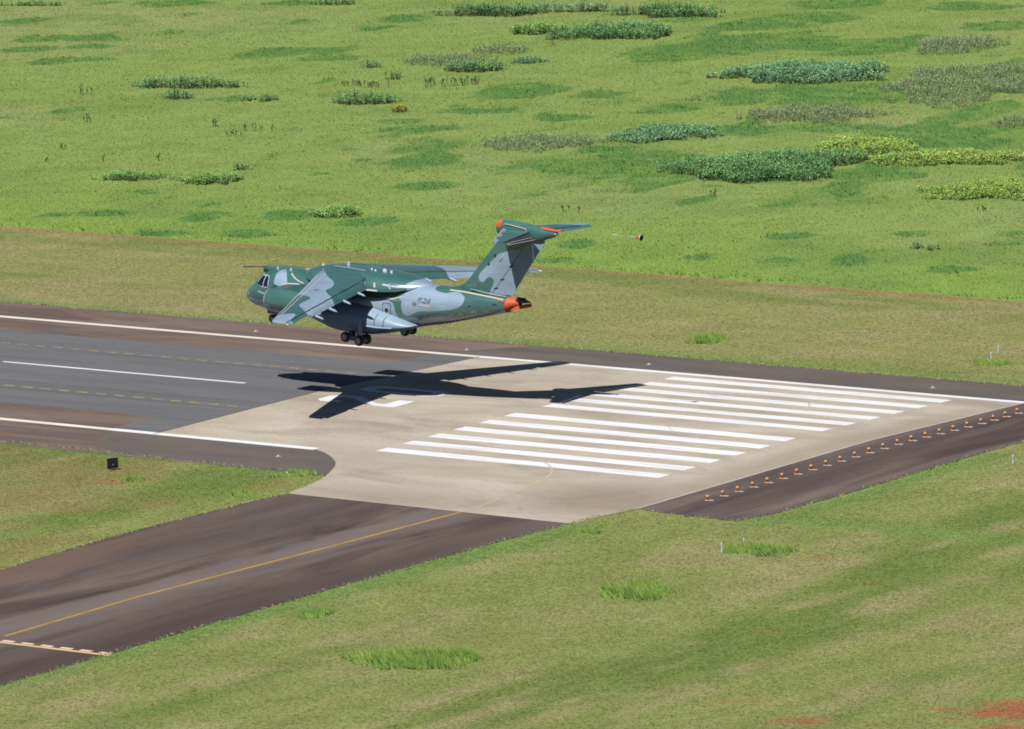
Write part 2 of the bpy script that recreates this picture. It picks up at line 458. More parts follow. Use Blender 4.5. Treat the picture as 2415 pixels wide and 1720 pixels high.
LUSHC = np.array((.100, .222, .062))
def gcol(x, y):
    x = np.asarray(x, float); y = np.asarray(y, float)
    c = np.zeros(x.shape + (3,))
    n1 = fbm(x, y, 38, 1); n2 = fbm(x, y, 9, 2); n3 = fbm(x, y, 2.6, 3); n4 = fbm(x, y, 90, 4, 2)
    # tall field
    f = np.broadcast_to(np.array((.240, .338, .098)), c.shape)
    f = mix(f, np.array((.288, .335, .136)), sstep(.45, .75, n1) * .8)
    f = mix(f, np.array((.228, .352, .080)), sstep(122, 76, y) * (.75 + .4 * n2))
    f = mix(f, np.array((.178, .280, .078)), sstep(.52, .72, n2) * .55)
    f = mix(f, np.array((.150, .265, .070)), sstep(.50, .7, fbm(x, y, 26, 9)) * sstep(-140, -70, x) * .55)
    global LUSH
    LUSH = lush(x, y)
    global FBASE
    FBASE = f * (.88 + .24 * n3)[..., None]
    LUSH = LUSH * sstep(72.6, 73.4, y)
    f = f * (.78 + .26 * n3)[..., None]
    # mown verge: streaks follow the mowing
    near = y < 0
    u = np.where(near, x + .12 * y, y + .03 * x); v = np.where(near, y, x)
    st = fbm(v * .22, u * 1.0, 2.6, 13)
    s2 = fbm(v * .10, u * 1.0, 7.5, 14)
    g = np.where(near[..., None], np.array((.236, .272, .093)), np.array((.262, .276, .106)))
    g = mix(g, np.where(near[..., None], np.array((.165, .222, .063)), np.array((.200, .238, .078))), sstep(.48, .7, s2))
    g = mix(g, np.array((.330, .300, .150)), sstep(.46, .68, st) * sstep(.32, .58, n2) * .75)
    g = mix(g, np.array((.300, .275, .140)), sstep(.55, .75, n1) * .6 * np.where(near, .8, 1))
    edge = np.minimum(np.abs(np.abs(y) - 31.4), 9.0)
    g = mix(g, np.array((.150, .270, .070)), sstep(3.2, .5, edge) * .6 * (y > -36))
    g = mix(g, np.array((.150, .260, .068)), sstep(4.5, .4, np.abs(x - 38.5)) * .7 * (y < -40))
    g = mix(g, np.array((.150, .255, .065)), sstep(4, .4, np.abs(x - 51.5)) * .7 * (y > -36) * (x > 49) * near)
    left = near & (x < 6)
    g = mix(g, np.array((.260, .190, .085)), np.where(left, sstep(.40, .66, n2) * .55 * sstep(-31.5, -34.5, y), 0))
    g = mix(g, np.array((.330, .205, .110)), sstep(69.8, 71.4, y) * (.35 + .5 * n2))
    rd = np.zeros(x.shape)
    for bx, by, a, b, w in RED:
        dx, dy = x - bx + 3.0 * (n3 - .5), y - by + 3.4 * (fbm(x, y, 2.5, 21) - .5)
        uu, vv = (dx * .8 + dy * .6) / a, (-dx * .6 + dy * .8) / b
        rd = np.maximum(rd, w * sstep(1.3, .5, np.sqrt(uu * uu + vv * vv)))
    g = mix(g, np.array((.355, .130, .070)), sstep(.20, .62, rd * .8 + 1.3 * (n3 - .5)) * np.clip(rd * 2.5, 0, 1))
    g = g * (.88 + .26 * n3)[..., None]
    fld = sstep(72.2, 73.0, y + .9 * (n3 - .5))
    c = g * (1 - fld)[..., None] + f * fld[..., None]
    return c

def lookup(x, y):
    """ground colour and lushness at scattered points, interpolated from the ground grid"""
    i = np.clip(np.searchsorted(gx, x) - 1, 0, nx - 2); j = np.clip(np.searchsorted(gy, y) - 1, 0, ny - 2)
    u = ((x - gx[i]) / (gx[i + 1] - gx[i]))[:, None]; v = ((y - gy[j]) / (gy[j + 1] - gy[j]))[:, None]
    a = GC[j * nx + i] * (1 - u) + GC[j * nx + i + 1] * u
    b = GC[(j + 1) * nx + i] * (1 - u) + GC[(j + 1) * nx + i + 1] * u
    c = a * (1 - v) + b * v
    return c[:, :3], c[:, 3], c[:, 4:]

def axis(lo, hi, st, far):
    a = list(np.arange(lo, hi + .01, st))
    d = st
    while a[-1] < far:
        d *= 1.6; a.append(a[-1] + d)
    d = st
    while a[0] > -far:
        d *= 1.6; a.insert(0, a[0] - d)
    return np.array(a)
gx = axis(-330, 150, 1.25, 9000)
gy = axis(-150, 330, 1.25, 9000)
gy = np.unique(np.concatenate([gy, [-31.4, 0, 31.4, 72.3, 72.9]]))
GX, GY = np.meshgrid(gx, gy)
inpave = (np.abs(GY) < 30.5)
GZ = gz(GY) - np.where(inpave & (GX < 49), .03, 0.012)
nx, ny = len(gx), len(gy)
V = np.stack([GX, GY, GZ], -1).reshape(-1, 3)
ii = (np.arange(ny - 1)[:, None] * nx + np.arange(nx - 1)[None]).ravel()
Fq = np.stack([ii, ii + 1, ii + 1 + nx, ii + nx], 1)
GC = gcol(V[:, 0], V[:, 1])
ground = bigmesh('ground', V, Fq, 4, M['ground'], col=GC)
fattr(ground, 'lush', LUSH)
GC = np.concatenate([GC, LUSH[:, None], FBASE], 1)
tag(ground, 'grassy airfield ground, mown beside the runway and wild beyond', kind='structure')

# ------------------------------------------------------------------ pavement sheets that follow the crown
def clip(poly, ya, yb):
    def half(P, f):
        out = []
        for i in range(len(P)):
            a, b = P[i], P[(i + 1) % len(P)]
            fa, fb = f(a), f(b)
            if fa >= 0: out.append(a)
            if (fa >= 0) != (fb >= 0):
                t = fa / (fa - fb)
                out.append((a[0] + (b[0] - a[0]) * t, a[1] + (b[1] - a[1]) * t))
        return out
    P = half(poly, lambda p: p[1] - ya)
    return half(P, lambda p: yb - p[1]) if len(P) > 2 else []

def sheet(name, poly, lift, mat, parent=None, kind=None, label=None):
    V, Fc = [], []
    for ya, yb in ((-9000, -31.4), (-31.4, 0), (0, 31.4), (31.4, 9000)):
        P = clip(poly, ya, yb)
        if len(P) < 3: continue
        n = len(V)
        V += [(x, y, float(gz(y)) + lift) for x, y in P]
        Fc.append(tuple(range(n, n + len(P))))
    o = mobj(name, V, Fc, mat, parent)
    me = o.data
    flip = [p.index for p in me.polygons if p.normal.z < 0]
    if flip: me.flip_normals()
    if kind: o['kind'] = kind
    if label: o['label'] = label
    return o

def rect(x0, x1, y0, y1): return [(x0, y0), (x1, y0), (x1, y1), (x0, y1)]

def wob(p0, p1, n, amp, seed):
    """a slightly uneven pavement edge"""
    r = random.Random(seed)
    out = []
    for i in range(n + 1):
        t = i / n
        a = 0 if i in (0, n) else r.uniform(-amp, amp)
        dx, dy = p1[0] - p0[0], p1[1] - p0[1]
        l = math.hypot(dx, dy)
        out.append((p0[0] + dx * t - dy / l * a, p0[1] + dy * t + dx / l * a))
    return out

shoulder = sheet('runway_shoulder', wob((-600, -31.2), (3.6, -32.6), 160, .12, 1) + [(4.0, -30), (6, -24), (38, -24), (50.2, -20)] + wob((50.2, 31.5), (-600, 31.2), 220, .12, 2), .004, M['brown_asphalt'], kind='structure',
                 label='brown weathered asphalt along both runway edges')
dk = sheet('dark_shoulder', [(-29.8, 23.0), (50.1, 23.2), (50.1, 31.45), (-24, 31.4)], .008, M['dark_asphalt'], kind='structure', label='dark asphalt shoulder on the far side of the runway end')
dk2 = sheet('dark_shoulder', [(-24.2, -31.3), (-20, -31.5), (3.4, -32.5), (3.2, -31.2), (1.9, -29.5), (0.0, -27.1), (-2.0, -25.3), (-3.9, -23.9), (-5.2, -23.2), (-29, -23.1)], .008, M['dark_asphalt'], kind='structure',
            label='dark asphalt wedge between the near edge line and the grass')
runway = sheet('runway', [(-600, -16.4), (-30.2, -16.4), (-29.8, -23.2), (-24.2, -23.2), (-24.2, 23.3), (-29.6, 23.3), (-29.8, 16.5), (-600, 16.5)], .012, M['grey_asphalt'], kind='structure',
               label='grey asphalt runway with worn streaks')
fil = [(6.0, -40.6), (5.3, -37.4), (4.5, -35.0), (3.7, -32.9), (2.9, -31.4), (1.9, -29.6), (1.0, -28.2), (0.0, -27.0), (-1.0, -26.1), (-2.0, -25.2), (-3.9, -23.9), (-5.4, -23.2)]
conc = sheet('concrete_runway_end', [(-24.3, -23.2), (-24.3, 23.5), (37.8, 23.5), (37.8, -33.6), (37.2, -37.4), (36.9, -41.2)] + fil, .016, M['concrete'], kind='structure',
             label='pale beige concrete at the runway threshold and turn-off')
taxi = sheet('taxiway', [(6.0, -40.75), (36.9, -41.2), (36.8, -50), (36.9, -62.3), (37.9, -85.7), (38.7, -99.8), (39.4, -118), (42, -200), (42, -900), (14, -900), (14, -200), (9.5, -95), (7.3, -78.1), (6.1, -68.6), (5.5, -59.4), (5.5, -47)], .012, M['taxi_asphalt'], kind='structure',
             label='dark brown asphalt taxiway leading off the concrete')
pad = sheet('blast_pad', [(37.8, -33.5), (43.5, -34.1), (48.9, -34.4), (49.9, -30), (50.3, -19.8), (50.4, 23.2), (37.8, 23.2)], .014, M['pad_asphalt'], kind='structure',
            label='dark brown asphalt strip beyond the concrete runway end')

# painted markings: sheets on their pavement
def stripe(name, x0, x1, y0, y1, mat, par, lift): return sheet(name, rect(x0, x1, y0, y1), lift, mat, par)
for i in range(12):
    yc = (5 - i) * 3.6 + 2.71 if i < 6 else -(i - 6) * 3.6 - 2.71
    sheet('threshold_stripe', rect(0.0, 31.1, yc - .84, yc + .84), .021, M['white_paint'], conc)
sheet('edge_line', rect(-24.3, 38.6, 22.85, 23.75), .021, M['white_paint'], conc)
sheet('edge_line', rect(-600, -24.3, 22.85, 23.75), .019, M['cream_paint'], runway)
sheet('edge_line', rect(-600, -29.6, -23.35, -22.5), .019, M['cream_paint'], runway)
sheet('edge_line', rect(-29.6, -5.6, -23.4, -22.45), .022, M['white_paint'], conc)
for k in range(3): sheet('centreline_dash', rect(-64.0 - 50 * k, -33.8 - 50 * k, -.25 + .42, .25 + .42), .018, M['white_paint'], runway)
i = 0
x = -26.0
while x > -130:
    if x < -27: sheet('yellow_dash', rect(x - 1.25, x, 9.55, 9.9), .018, M['dull_yellow'], runway)
    sheet('yellow_dash', rect(x - 1.25 - .3, x - .3, -9.55, -9.2), .018, M['dull_yellow'], runway)
    x -= 2.28
# runway number 20, read flying left
def glyph(par, P, y0): return sheet('runway_number', [(-12.35 - h, y0 + r) for r, h in P], .021, M['white_paint'], par)
glyph(conc, [(0, 0), (3.2, 0), (3.2, 1.8), (1.0, 1.8), (1.0, 2.8), (3.2, 6.3), (3.2, 8.6), (2.5, 9.4), (.7, 9.4), (0, 8.6), (0, 6.5), (.9, 6.5), (.9, 7.9), (2.3, 7.9), (2.3, 6.7), (0, 2.9)], -4.1)
sheet('runway_number', [(-12.35 - h, 1.6 + r) for r, h in [(.8, 0), (2.4, 0), (3.2, 1.1), (3.2, 8.3), (2.4, 9.4), (1.6, 9.4), (1.6, 7.9), (1.9, 7.9), (2.35, 7.3), (2.35, 2.1), (1.9, 1.5), (1.6, 1.5), (1.3, 1.5), (.85, 2.1), (.85, 7.3), (1.3, 7.9), (1.6, 7.9), (1.6, 9.4), (.8, 9.4), (0, 8.3), (0, 1.1)]], .021, M['white_paint'], conc)
# taxiway centreline: yellow on asphalt, faded on concrete
def ribbon(name, pts, w, lift, mat, par):
    P = [Vector((*p, 0)) for p in pts]
    L_, R_ = [], []
    for i, p in enumerate(P):
        d = (P[min(i + 1, len(P) - 1)] - P[max(i - 1, 0)]).normalized()
        nrm = Vector((-d.y, d.x, 0)) * w / 2
        L_.append(p + nrm); R_.append(p - nrm)
    V = [(q.x, q.y, float(gz(q.y)) + lift) for q in L_ + R_]
    n = len(P)
    return mobj(name, V, [(i, n + i, n + i + 1, i + 1) for i in range(n - 1)], mat, par)
ribbon('taxiway_centreline', [(26.5, -98.6), (25.9, -90), (25.3, -81.9), (25.3, -70), (25.35, -60.1), (25.3, -50), (25.3, -41.0)], .42, .018, M['yellow_paint'], taxi)
ribbon('taxiway_centreline', [(25.3, -41.0), (24.9, -37), (24.1, -33.2), (23.5, -30.6), (22.8, -28), (21.6, -24.6)], .27, .024, M['faded_yellow'], conc)
hold = sheet('hold_line', rect(14.5, 39.0, -100.75, -100.3), .018, M['hold_paint'], taxi)
for k in range(12): sheet('hold_dash', rect(37.55 - 2.0 * k, 38.75 - 2.0 * k, -100.18, -99.75), .018, M['hold_pale'], taxi)
# thin rubber arcs left by turning tyres
def arc(cx, cy, r, a0, a1, w=.075):
    pts = [(cx + r * math.cos(a0 + (a1 - a0) * t / 14), cy + r * math.sin(a0 + (a1 - a0) * t / 14)) for t in range(15)]
    ribbon('tyre_mark', pts, w, .0265, M['tyre_mark'], conc)
arc(14, 22, 9, -2.3, -.5); arc(9, 12, 8, -2.0, -.3); arc(16, 9, 7, .2, 1.9); arc(24, 4, 9, -2.6, -1.2); arc(28, -28, 6, -2.4, .2); arc(29, -27, 8, -2.3, .3); arc(11, -30, 12, .4, 1.2, .14); arc(26, 17, 6, 2.4, 4.4)
sheet('slab_joint', rect(-24.42, -24.25, -23.2, 23.2), .0235, M['dark_asphalt'], conc)
sheet('concrete_kerb', [(37.72, -33.5), (37.9, -33.5), (37.9, 23.2), (37.72, 23.2)], .0235, simple('pale_kerb', (.55, .52, .47), .9), conc)

# ------------------------------------------------------------------ the transport aircraft (x aft of the nose, y to its right, z up)
OFF = np.array((16.0, 0, 3.0))
def Rb(h, p, r):
    return Matrix.Rotation(h, 3, 'Z') @ Matrix.Rotation(p, 3, 'Y') @ Matrix.Rotation(r, 3, 'X')
air = empty('transport_aircraft')
AIRM = Matrix.Translation((-16.7994, .3703, 8.3293)) @ Rb(-.020139, .037533, -.004683).to_4x4() @ Matrix.Scale(1.0212, 4)
air.matrix_world = AIRM
tag(air, 'green and blue-grey camouflaged twin-jet transport aircraft flying low over the runway', 'aircraft')

def part(name, V, Fc, mat, parent=None, smooth=True, label=None):
    o = mobj(name, [(v[0] - 16.0, v[1], v[2] - 3.0) for v in V], Fc, mat, parent or air, smooth)
    if label: o['label'] = label
    return o

def autosmooth(o, ang=40):
    me = o.data
    for e in me.edges: pass
    bm_ = __import__('bmesh').new()
    bm_.from_mesh(me)
    for e in bm_.edges:
        if len(e.link_faces) == 2 and e.calc_face_angle(0) > R(ang): e.smooth = False
    bm_.to_mesh(me); bm_.free()
    return o

ST = np.array([(0,2.45,.03,.03),(.12,2.46,.30,.32),(.4,2.50,.56,.60),(.8,2.57,.83,.89),(1.3,2.68,1.10,1.15),(1.8,2.84,1.35,1.38),(2.3,3.02,1.58,1.57),(3.0,3.14,1.78,1.76),(3.8,3.20,1.91,1.89),(5,3.24,2.0,1.98),(7,3.25,2.04,2.04),(12,3.25,2.05,2.05),(18,3.26,2.06,2.05),(20,3.44,1.97,2.02),(22,3.66,1.80,1.94),(24,3.88,1.60,1.79),(26,4.09,1.36,1.57),(28,4.29,1.09,1.27),(30,4.50,.78,.90),(30.7,4.57,.67,.76)])
NS = 2.15
def fst(x):
    return pchip(ST[:, 0], ST[:, 1], x), pchip(ST[:, 0], ST[:, 2], x), pchip(ST[:, 0], ST[:, 3], x)
def fsurf(x, z, side, off=.012):
    """point on the fuselage side at station x and height z"""
    zc, rz, ry = [float(a) for a in fst(x)]
    t = min(.995, abs(z - zc) / rz)
    y = ry * (1 - t ** NS) ** (1 / NS)
    l = math.hypot(y, z - zc)
    k = 1 + off / max(l, .2)
    return (x, side * y * k, zc + (z - zc) * k)

# camouflage: grey areas as outlines on the flank (x, z)
G_REAR = smoothpoly([(20.1,4.75),(20.3,5.2),(19.9,5.5),(20.5,5.9),(22.3,5.9),(22.75,5.5),(22.8,5.35),(23.2,5.22),(23.72,5.15),(24.49,5.12),(24.95,5.26),(25.57,5.31),(26.18,5.17),(26.6,4.97),(26.65,4.54),(26.27,4.12),(25.64,3.87),(24.7,3.69),(23.49,3.48),(22.37,3.41),(21.62,3.27),(20.98,2.93),(20.46,2.75),(20.05,2.91),(19.95,3.34),(19.88,3.74),(19.99,4.13),(19.5,4.18),(19.52,4.4)], 1)
G_BELLY = [(-1,1.9),(1.0,2.39),(1.81,2.36),(2.59,2.36),(3.4,2.45),(4.2,2.85),(5,2.7),(6,2.4),(8,2.9),(10,3.3),(13,3.6),(15.5,3.95),(17.0,4.02),(18.5,3.97),(19.0,3.75),(19.15,3.4),(19.2,3.1),(19.4,2.67),(19.65,2.26),(20.05,2.08),(21.0,2.25),(21.25,2.6),(21.5,2.7),(21.72,2.46),(22.05,2.6),(22.4,3.0),(22.64,2.77),(23.2,3.03),(23.5,2.84),(24.1,3.15),(24.61,3.01),(25.24,3.42),(25.61,3.24),(26.27,3.62),(26.68,3.39),(27.42,3.81),(27.8,3.9),(28.11,3.70),(28.78,4.0),(29.38,3.93),(30.8,4.15),(31,0),(-1,0)]
G_FRONT = smoothpoly([(4.45,5.2),(5.3,5.2),(5.9,4.86),(6.45,4.2),(5.6,3.92),(4.75,4.02),(4.65,4.5)], 1)
def fuse_camo(x, z):
    return np.maximum(np.maximum(sdpoly(x, z, G_REAR), sdpoly(x, z, G_BELLY)), sdpoly(x, z, G_FRONT))

NX, NT = 300, 96
tx = np.concatenate([np.linspace(0, 1, 40) ** 2 * 3, np.linspace(3, 30.7, NX - 39)[1:]])
th = np.linspace(0, 2 * math.pi, NT, endpoint=False)
zc, rz, ry = fst(tx)
ct, stt = np.cos(th), np.sin(th)
ey = np.sign(ct) * np.abs(ct) ** (2 / NS); ez = np.sign(stt) * np.abs(stt) ** (2 / NS)
FX = np.repeat(tx[:, None], NT, 1); FY = ry[:, None] * ey[None]; FZ = zc[:, None] + rz[:, None] * ez[None]
ii = (np.arange(len(tx) - 1)[:, None] * NT + np.arange(NT)[None]).ravel()
jj = (np.arange(len(tx) - 1)[:, None] * NT + (np.arange(NT)[None] + 1) % NT).ravel()
Fq = np.stack([ii, ii + NT, jj + NT, jj], 1)
fus = bigmesh('fuselage', np.stack([FX.ravel() - 16, FY.ravel(), FZ.ravel() - 3], 1), Fq, 4, M['camo'], air)
fus.data.polygons.foreach_set('use_smooth', [True] * len(Fq))
fattr(fus, 'camo', fuse_camo(FX.ravel(), FZ.ravel()))

def flank_patch(name, poly, mat, side=-1, off=.015, parent=None, cuts=3, label=None):
    bm_ = __import__('bmesh').new()
    vs = [bm_.verts.new((p[0], 0, p[1])) for p in poly]
    f = bm_.faces.new(vs)
    bmesh = __import__('bmesh')
    bmesh.ops.triangulate(bm_, faces=[f])
    for _ in range(cuts): bmesh.ops.subdivide_edges(bm_, edges=bm_.edges[:], cuts=1, use_grid_fill=True)
    for v in bm_.verts: v.co = fsurf(v.co.x, v.co.z, side, off)
    V = [tuple(v.co) for v in bm_.verts]
    bm_.verts.index_update()
    Fc = [tuple(v.index for v in f.verts) for f in bm_.faces]
    bm_.free()
    o = part(name, V, Fc, mat, parent, True, label)
    return o

def flank_strip(name, pts, w, mat, side=-1, off=.02, parent=None):
    P = []
    for i in range(len(pts) - 1):
        for t in range(6): P.append((pts[i][0] + (pts[i + 1][0] - pts[i][0]) * t / 6, pts[i][1] + (pts[i + 1][1] - pts[i][1]) * t / 6))
    P.append(pts[-1])
    A, B = [], []
    for i, p in enumerate(P):
        a, b = P[max(0, i - 1)], P[min(len(P) - 1, i + 1)]
        l = math.hypot(b[0] - a[0], b[1] - a[1]) or 1
        nx_, nz_ = -(b[1] - a[1]) / l * w / 2, (b[0] - a[0]) / l * w / 2
        A.append(fsurf(p[0] + nx_, p[1] + nz_, side, off)); B.append(fsurf(p[0] - nx_, p[1] - nz_, side, off))
    n = len(P)
    return part(name, A + B, [(i, i + 1, n + i + 1, n + i) for i in range(n - 1)], mat, parent)

def flank_text(txt, x, z, size, slope=0.0, side=-1, mat=None, name='registration_letters', xs=1.0):
    cu = bpy.data.curves.new('letters', 'FONT'); cu.body = txt; cu.size = size; cu.resolution_u = 3
    cu.offset = .004 * size
    ob = bpy.data.objects.new('letters', cu); COL.objects.link(ob)
    dg = bpy.context.evaluated_depsgraph_get()
    me = bpy.data.meshes.new_from_object(ob.evaluated_get(dg))
    P = [(v.co.x * xs, v.co.y) for v in me.vertices]
    wid = max(p[0] for p in P)
    Fc = [tuple(p.vertices) for p in me.polygons]
    V = [fsurf(x + (p[0] if side < 0 else wid - p[0]), z + p[1] + slope * p[0], side, .02) for p in P]
    bpy.data.objects.remove(ob); bpy.data.curves.remove(cu); bpy.data.meshes.remove(me)
    return part(name, V, Fc, mat or M['black'], air, False)

for sd_ in (-1, 1):
    flank_text('PT-ZNF', 21.72, 4.10, .62, .0, sd_, xs=.68)
    flank_text('ZNF', 4.62, 3.74, .40, 0, sd_, xs=.75, name='nose_letters')
    flank_strip('data_placard', [(22.0, 3.93), (23.2, 3.90)], .10, M['cream_strip'], sd_)
    flank_strip('data_placard', [(2.75, 3.2), (3.65, 3.08)], .14, M['pale'], sd_)
    # star insignia
    P = []
    for k in range(10):
        r_ = .26 if k % 2 == 0 else .11
        P.append((21.38 + r_ * math.sin(k * math.pi / 5), 3.98 + r_ * math.cos(k * math.pi / 5)))
    flank_patch('star_insignia', P, M['star'], sd_, .02, cuts=1)
    # cockpit side windows
    fr = flank_patch('cockpit_window', smoothpoly([(2.32, 3.80), (2.80, 4.52), (3.02, 4.66), (3.70, 4.66), (3.98, 4.50), (4.12, 3.82), (4.02, 3.62), (3.10, 3.64)], 1), M['pale'], sd_, .015)
    flank_patch('pane', [(2.42, 3.81), (2.90, 4.53), (3.34, 4.59), (3.36, 3.71), (3.05, 3.70)], M['glass'], sd_, .028, fr)
    flank_patch('pane', [(3.45, 3.71), (3.45, 4.59), (3.72, 4.59), (3.90, 4.45), (4.03, 3.84), (3.96, 3.70)], M['glass'], sd_, .028, fr)
    # cargo door outline with round window
    dr = flank_patch('side_door', [(17.74, 1.75), (17.74, 3.55), (17.88, 3.72), (18.58, 3.74), (18.74, 3.6), (18.72, 1.75)], M['black'], sd_, .012)
    flank_patch('door_panel', [(17.80, 1.80), (17.80, 3.52), (17.92, 3.66), (18.54, 3.68), (18.68, 3.56), (18.66, 1.80)], M['paint_grey'], sd_, .02, dr)
    flank_patch('door_window', [(18.24 + .19 * math.cos(a * math.pi / 8), 3.09 + .19 * math.sin(a * math.pi / 8)) for a in range(16)], M['glass'], sd_, .03, dr, 1)
    # brown-grey panel ahead of the wing, its pale rim
    flank_patch('side_panel', smoothpoly([(5.55, 3.95), (6.3, 4.17), (8.2, 4.22), (8.4, 3.3), (6.6, 3.55)], 1), M['brown_panel'], sd_, .012)
    flank_strip('trim_strip', [(5.7, 4.10), (6.4, 4.26), (7.4, 4.32), (8.3, 4.30)], .10, M['pale'], sd_)
    flank_strip('trim_strip', [(6.2, 5.05), (6.6, 4.9), (7.1, 4.70), (7.7, 4.54), (8.4, 4.40)], .07, M['cream_strip'], sd_)
    flank_strip('trim_strip', [(15.2, 4.02), (16.5, 3.95), (18.0, 4.05), (19.0, 4.18), (19.8, 4.42)], .10, M['cream_strip'], sd_)
    flank_strip('trim_strip', [(24.5, 5.36), (26, 5.34), (27.3, 5.28), (29, 5.18), (30.5, 5.06)], .07, M['cream_strip'], sd_)
    flank_strip('ramp_seal', [(22.6, 2.05), (24.2, 2.38), (26.2, 2.90), (28.2, 3.46), (30.2, 4.02)], .10, M['cream_strip'], sd_)
    flank_patch('vent', [(27.1, 4.30), (27.3, 4.36), (27.4, 4.28), (27.2, 4.22)], M['black'], sd_, .02, cuts=0)
    flank_patch('vent', [(29.5, 4.66), (29.95, 4.7), (29.95, 4.56), (29.5, 4.54)], M['elev'], sd_, .02, cuts=0)
    flank_patch('nose_port', [(.9, 2.75), (1.02, 2.78), (1.02, 2.62), (.9, 2.6)], M['white'], sd_, .02, cuts=0)


# wing-to-body fairing
FS = np.array([(7.2,5.28,.35,5.2),(8.0,5.62,1.2,5.0),(9.0,5.95,1.95,4.9),(10.2,6.15,2.4,4.86),(12,6.22,2.62,4.82),(14,6.25,2.72,4.78),(16,6.23,2.72,4.74),(17.5,6.14,2.58,4.74),(19,5.98,2.2,4.82),(20.2,5.78,1.6,5.0),(21.2,5.58,.9,5.25),(21.9,5.48,.25,5.4)])
def fair_sec(x):
    t_, w_, l_ = [float(pchip(FS[:, 0], FS[:, k], x)) for k in (1, 2, 3)]
    sec = []
    for k in range(33):
        a = math.pi * k / 32
        c0, s0 = math.cos(a), math.sin(a)
        sec.append((x, -w_ * math.copysign(abs(c0) ** (2 / 2.5), c0), l_ + (t_ - l_) * abs(s0) ** (2 / 2.2)))
    return sec + [(x, w_ * .55, l_ - .12), (x, -w_ * .55, l_ - .12)]
secs = [fair_sec(x) for x in np.linspace(7.2, 21.9, 90)]
V, Fc = loft(secs)
fairing = part('wing_fairing', V, Fc, M['camo'])
autosmooth(fairing, 60)
fa = np.array(V)
fattr(fairing, 'camo', np.maximum(sdpoly(fa[:, 0], fa[:, 2], G_REAR), -1))
def fair_strip(name, pts, w, mat):
    """strip on the fairing skin; pts = (x, fraction of the section from the near edge)"""
    P = []
    for i in range(len(pts) - 1):
        for t in range(5): P.append([pts[i][k] + (pts[i + 1][k] - pts[i][k]) * t / 5 for k in (0, 1)])
    P.append(pts[-1])
    A, B = [], []
    for x_, f_ in P:
        s0 = fair_sec(x_)[:33]
        def at_(f):
            q = max(0, min(31.999, f * 32)); k = int(q); u = q - k
            a, b = Vector(s0[k]), Vector(s0[k + 1])
            p = a.lerp(b, u)
            return tuple(p + Vector((0, p.y, (p.z - 4.9) * 1.6)).normalized() * .02)
        A.append(at_(f_ - w)); B.append(at_(f_ + w))
    n = len(P)
    part(name, A + B, [(i, i + 1, n + i + 1, n + i) for i in range(n - 1)], mat)
for mir in (0, 1):
    mf = (lambda P: [(a, 1 - b if mir else b) for a, b in P])
    fair_strip('trim_strip', mf([(10.4, .30), (11.6, .27), (12.8, .22), (14.0, .15)]), .008, M['pale'])
    fair_strip('trim_strip', mf([(14.2, .19), (15.1, .17), (16.2, .13)]), .009, M['pale'])
    fair_strip('trim_strip', mf([(15.9, .02), (17.6, .02)]), .012, M['white'])
    fair_strip('trim_strip', mf([(18.0, .15), (19.2, .12), (20.4, .08)]), .016, M['pale'])
    fair_strip('trim_strip', mf([(11.0, .44), (13.0, .42), (15.0, .40)]), .006, M['pale'])

# wings
def naca(c, t, n=14, cut=1.0, camber=.02):
    """unit airfoil loop: upper surface from the trailing end forward, then lower aft"""
    xs = [(1 - math.cos(math.pi * k / n)) / 2 * cut for k in range(n + 1)]
    def th_(x): return 5 * t * (.2969 * math.sqrt(x) - .126 * x - .3516 * x * x + .2843 * x ** 3 - .1036 * x ** 4)
    def cb(x): return camber * 4 * x * (1 - x)
    upr = [(x, cb(x) + th_(x)) for x in reversed(xs)]
    low = [(x, cb(x) - th_(x)) for x in xs[1:]]
    return [(a * c, b * c) for a, b in upr + low]
LE = lambda y: 9.40 + .505 * y
TE = lambda y: 16.35 + .22 * y
SLOT = lambda y: 15.45 + .247 * y
WZ = lambda y: 5.75 - .1 * (y - 2)
G_WN = [smoothpoly([(9.5,1.2),(11.3,2.4),(13.42,4.38),(15.03,5.27),(15.98,6.76),(15.81,7.46),(16.74,8.32),(17.83,8.79),(19.15,9.63),(20.6,10.6),(20.6,13.9),(19.62,14.07),(18.75,13.52),(17.33,12.74),(16.85,12.02),(16.66,10.24),(15.97,9.9),(14.5,9.7),(13.2,9.7),(11,5.5)], 1),
        smoothpoly([(17.3,15.9),(18.08,15.2),(18.6,14.6),(19.1,15.3),(19.5,16.4),(20.6,16.8),(20.6,18.2),(17,18.2)], 1)]
G_WF = [smoothpoly([(9,1.5),(11.5,3.2),(13.9,5.7),(14.6,7.3),(15.3,7.9),(16.4,7.7),(17.7,7.1),(18.9,6.6),(20.6,6.6),(20.6,15.2),(18.5,14.6),(16,14.2),(11,7)], 1),
        smoothpoly([(18,16.2),(20.8,15.8),(20.8,18.2),(17.5,18.2)], 1)]
def wing_sec(y, side, cut_at=None, n=16):
    c = TE(y) - LE(y)
    t = .145 - .03 * (y - 2) / 15.4
    cut = 1.0 if cut_at is None else (cut_at(y) - LE(y)) / c
    return [(LE(y) + a, side * y, WZ(y) - .12 * c * .18 + b) for a, b in naca(c, t, n, cut)]
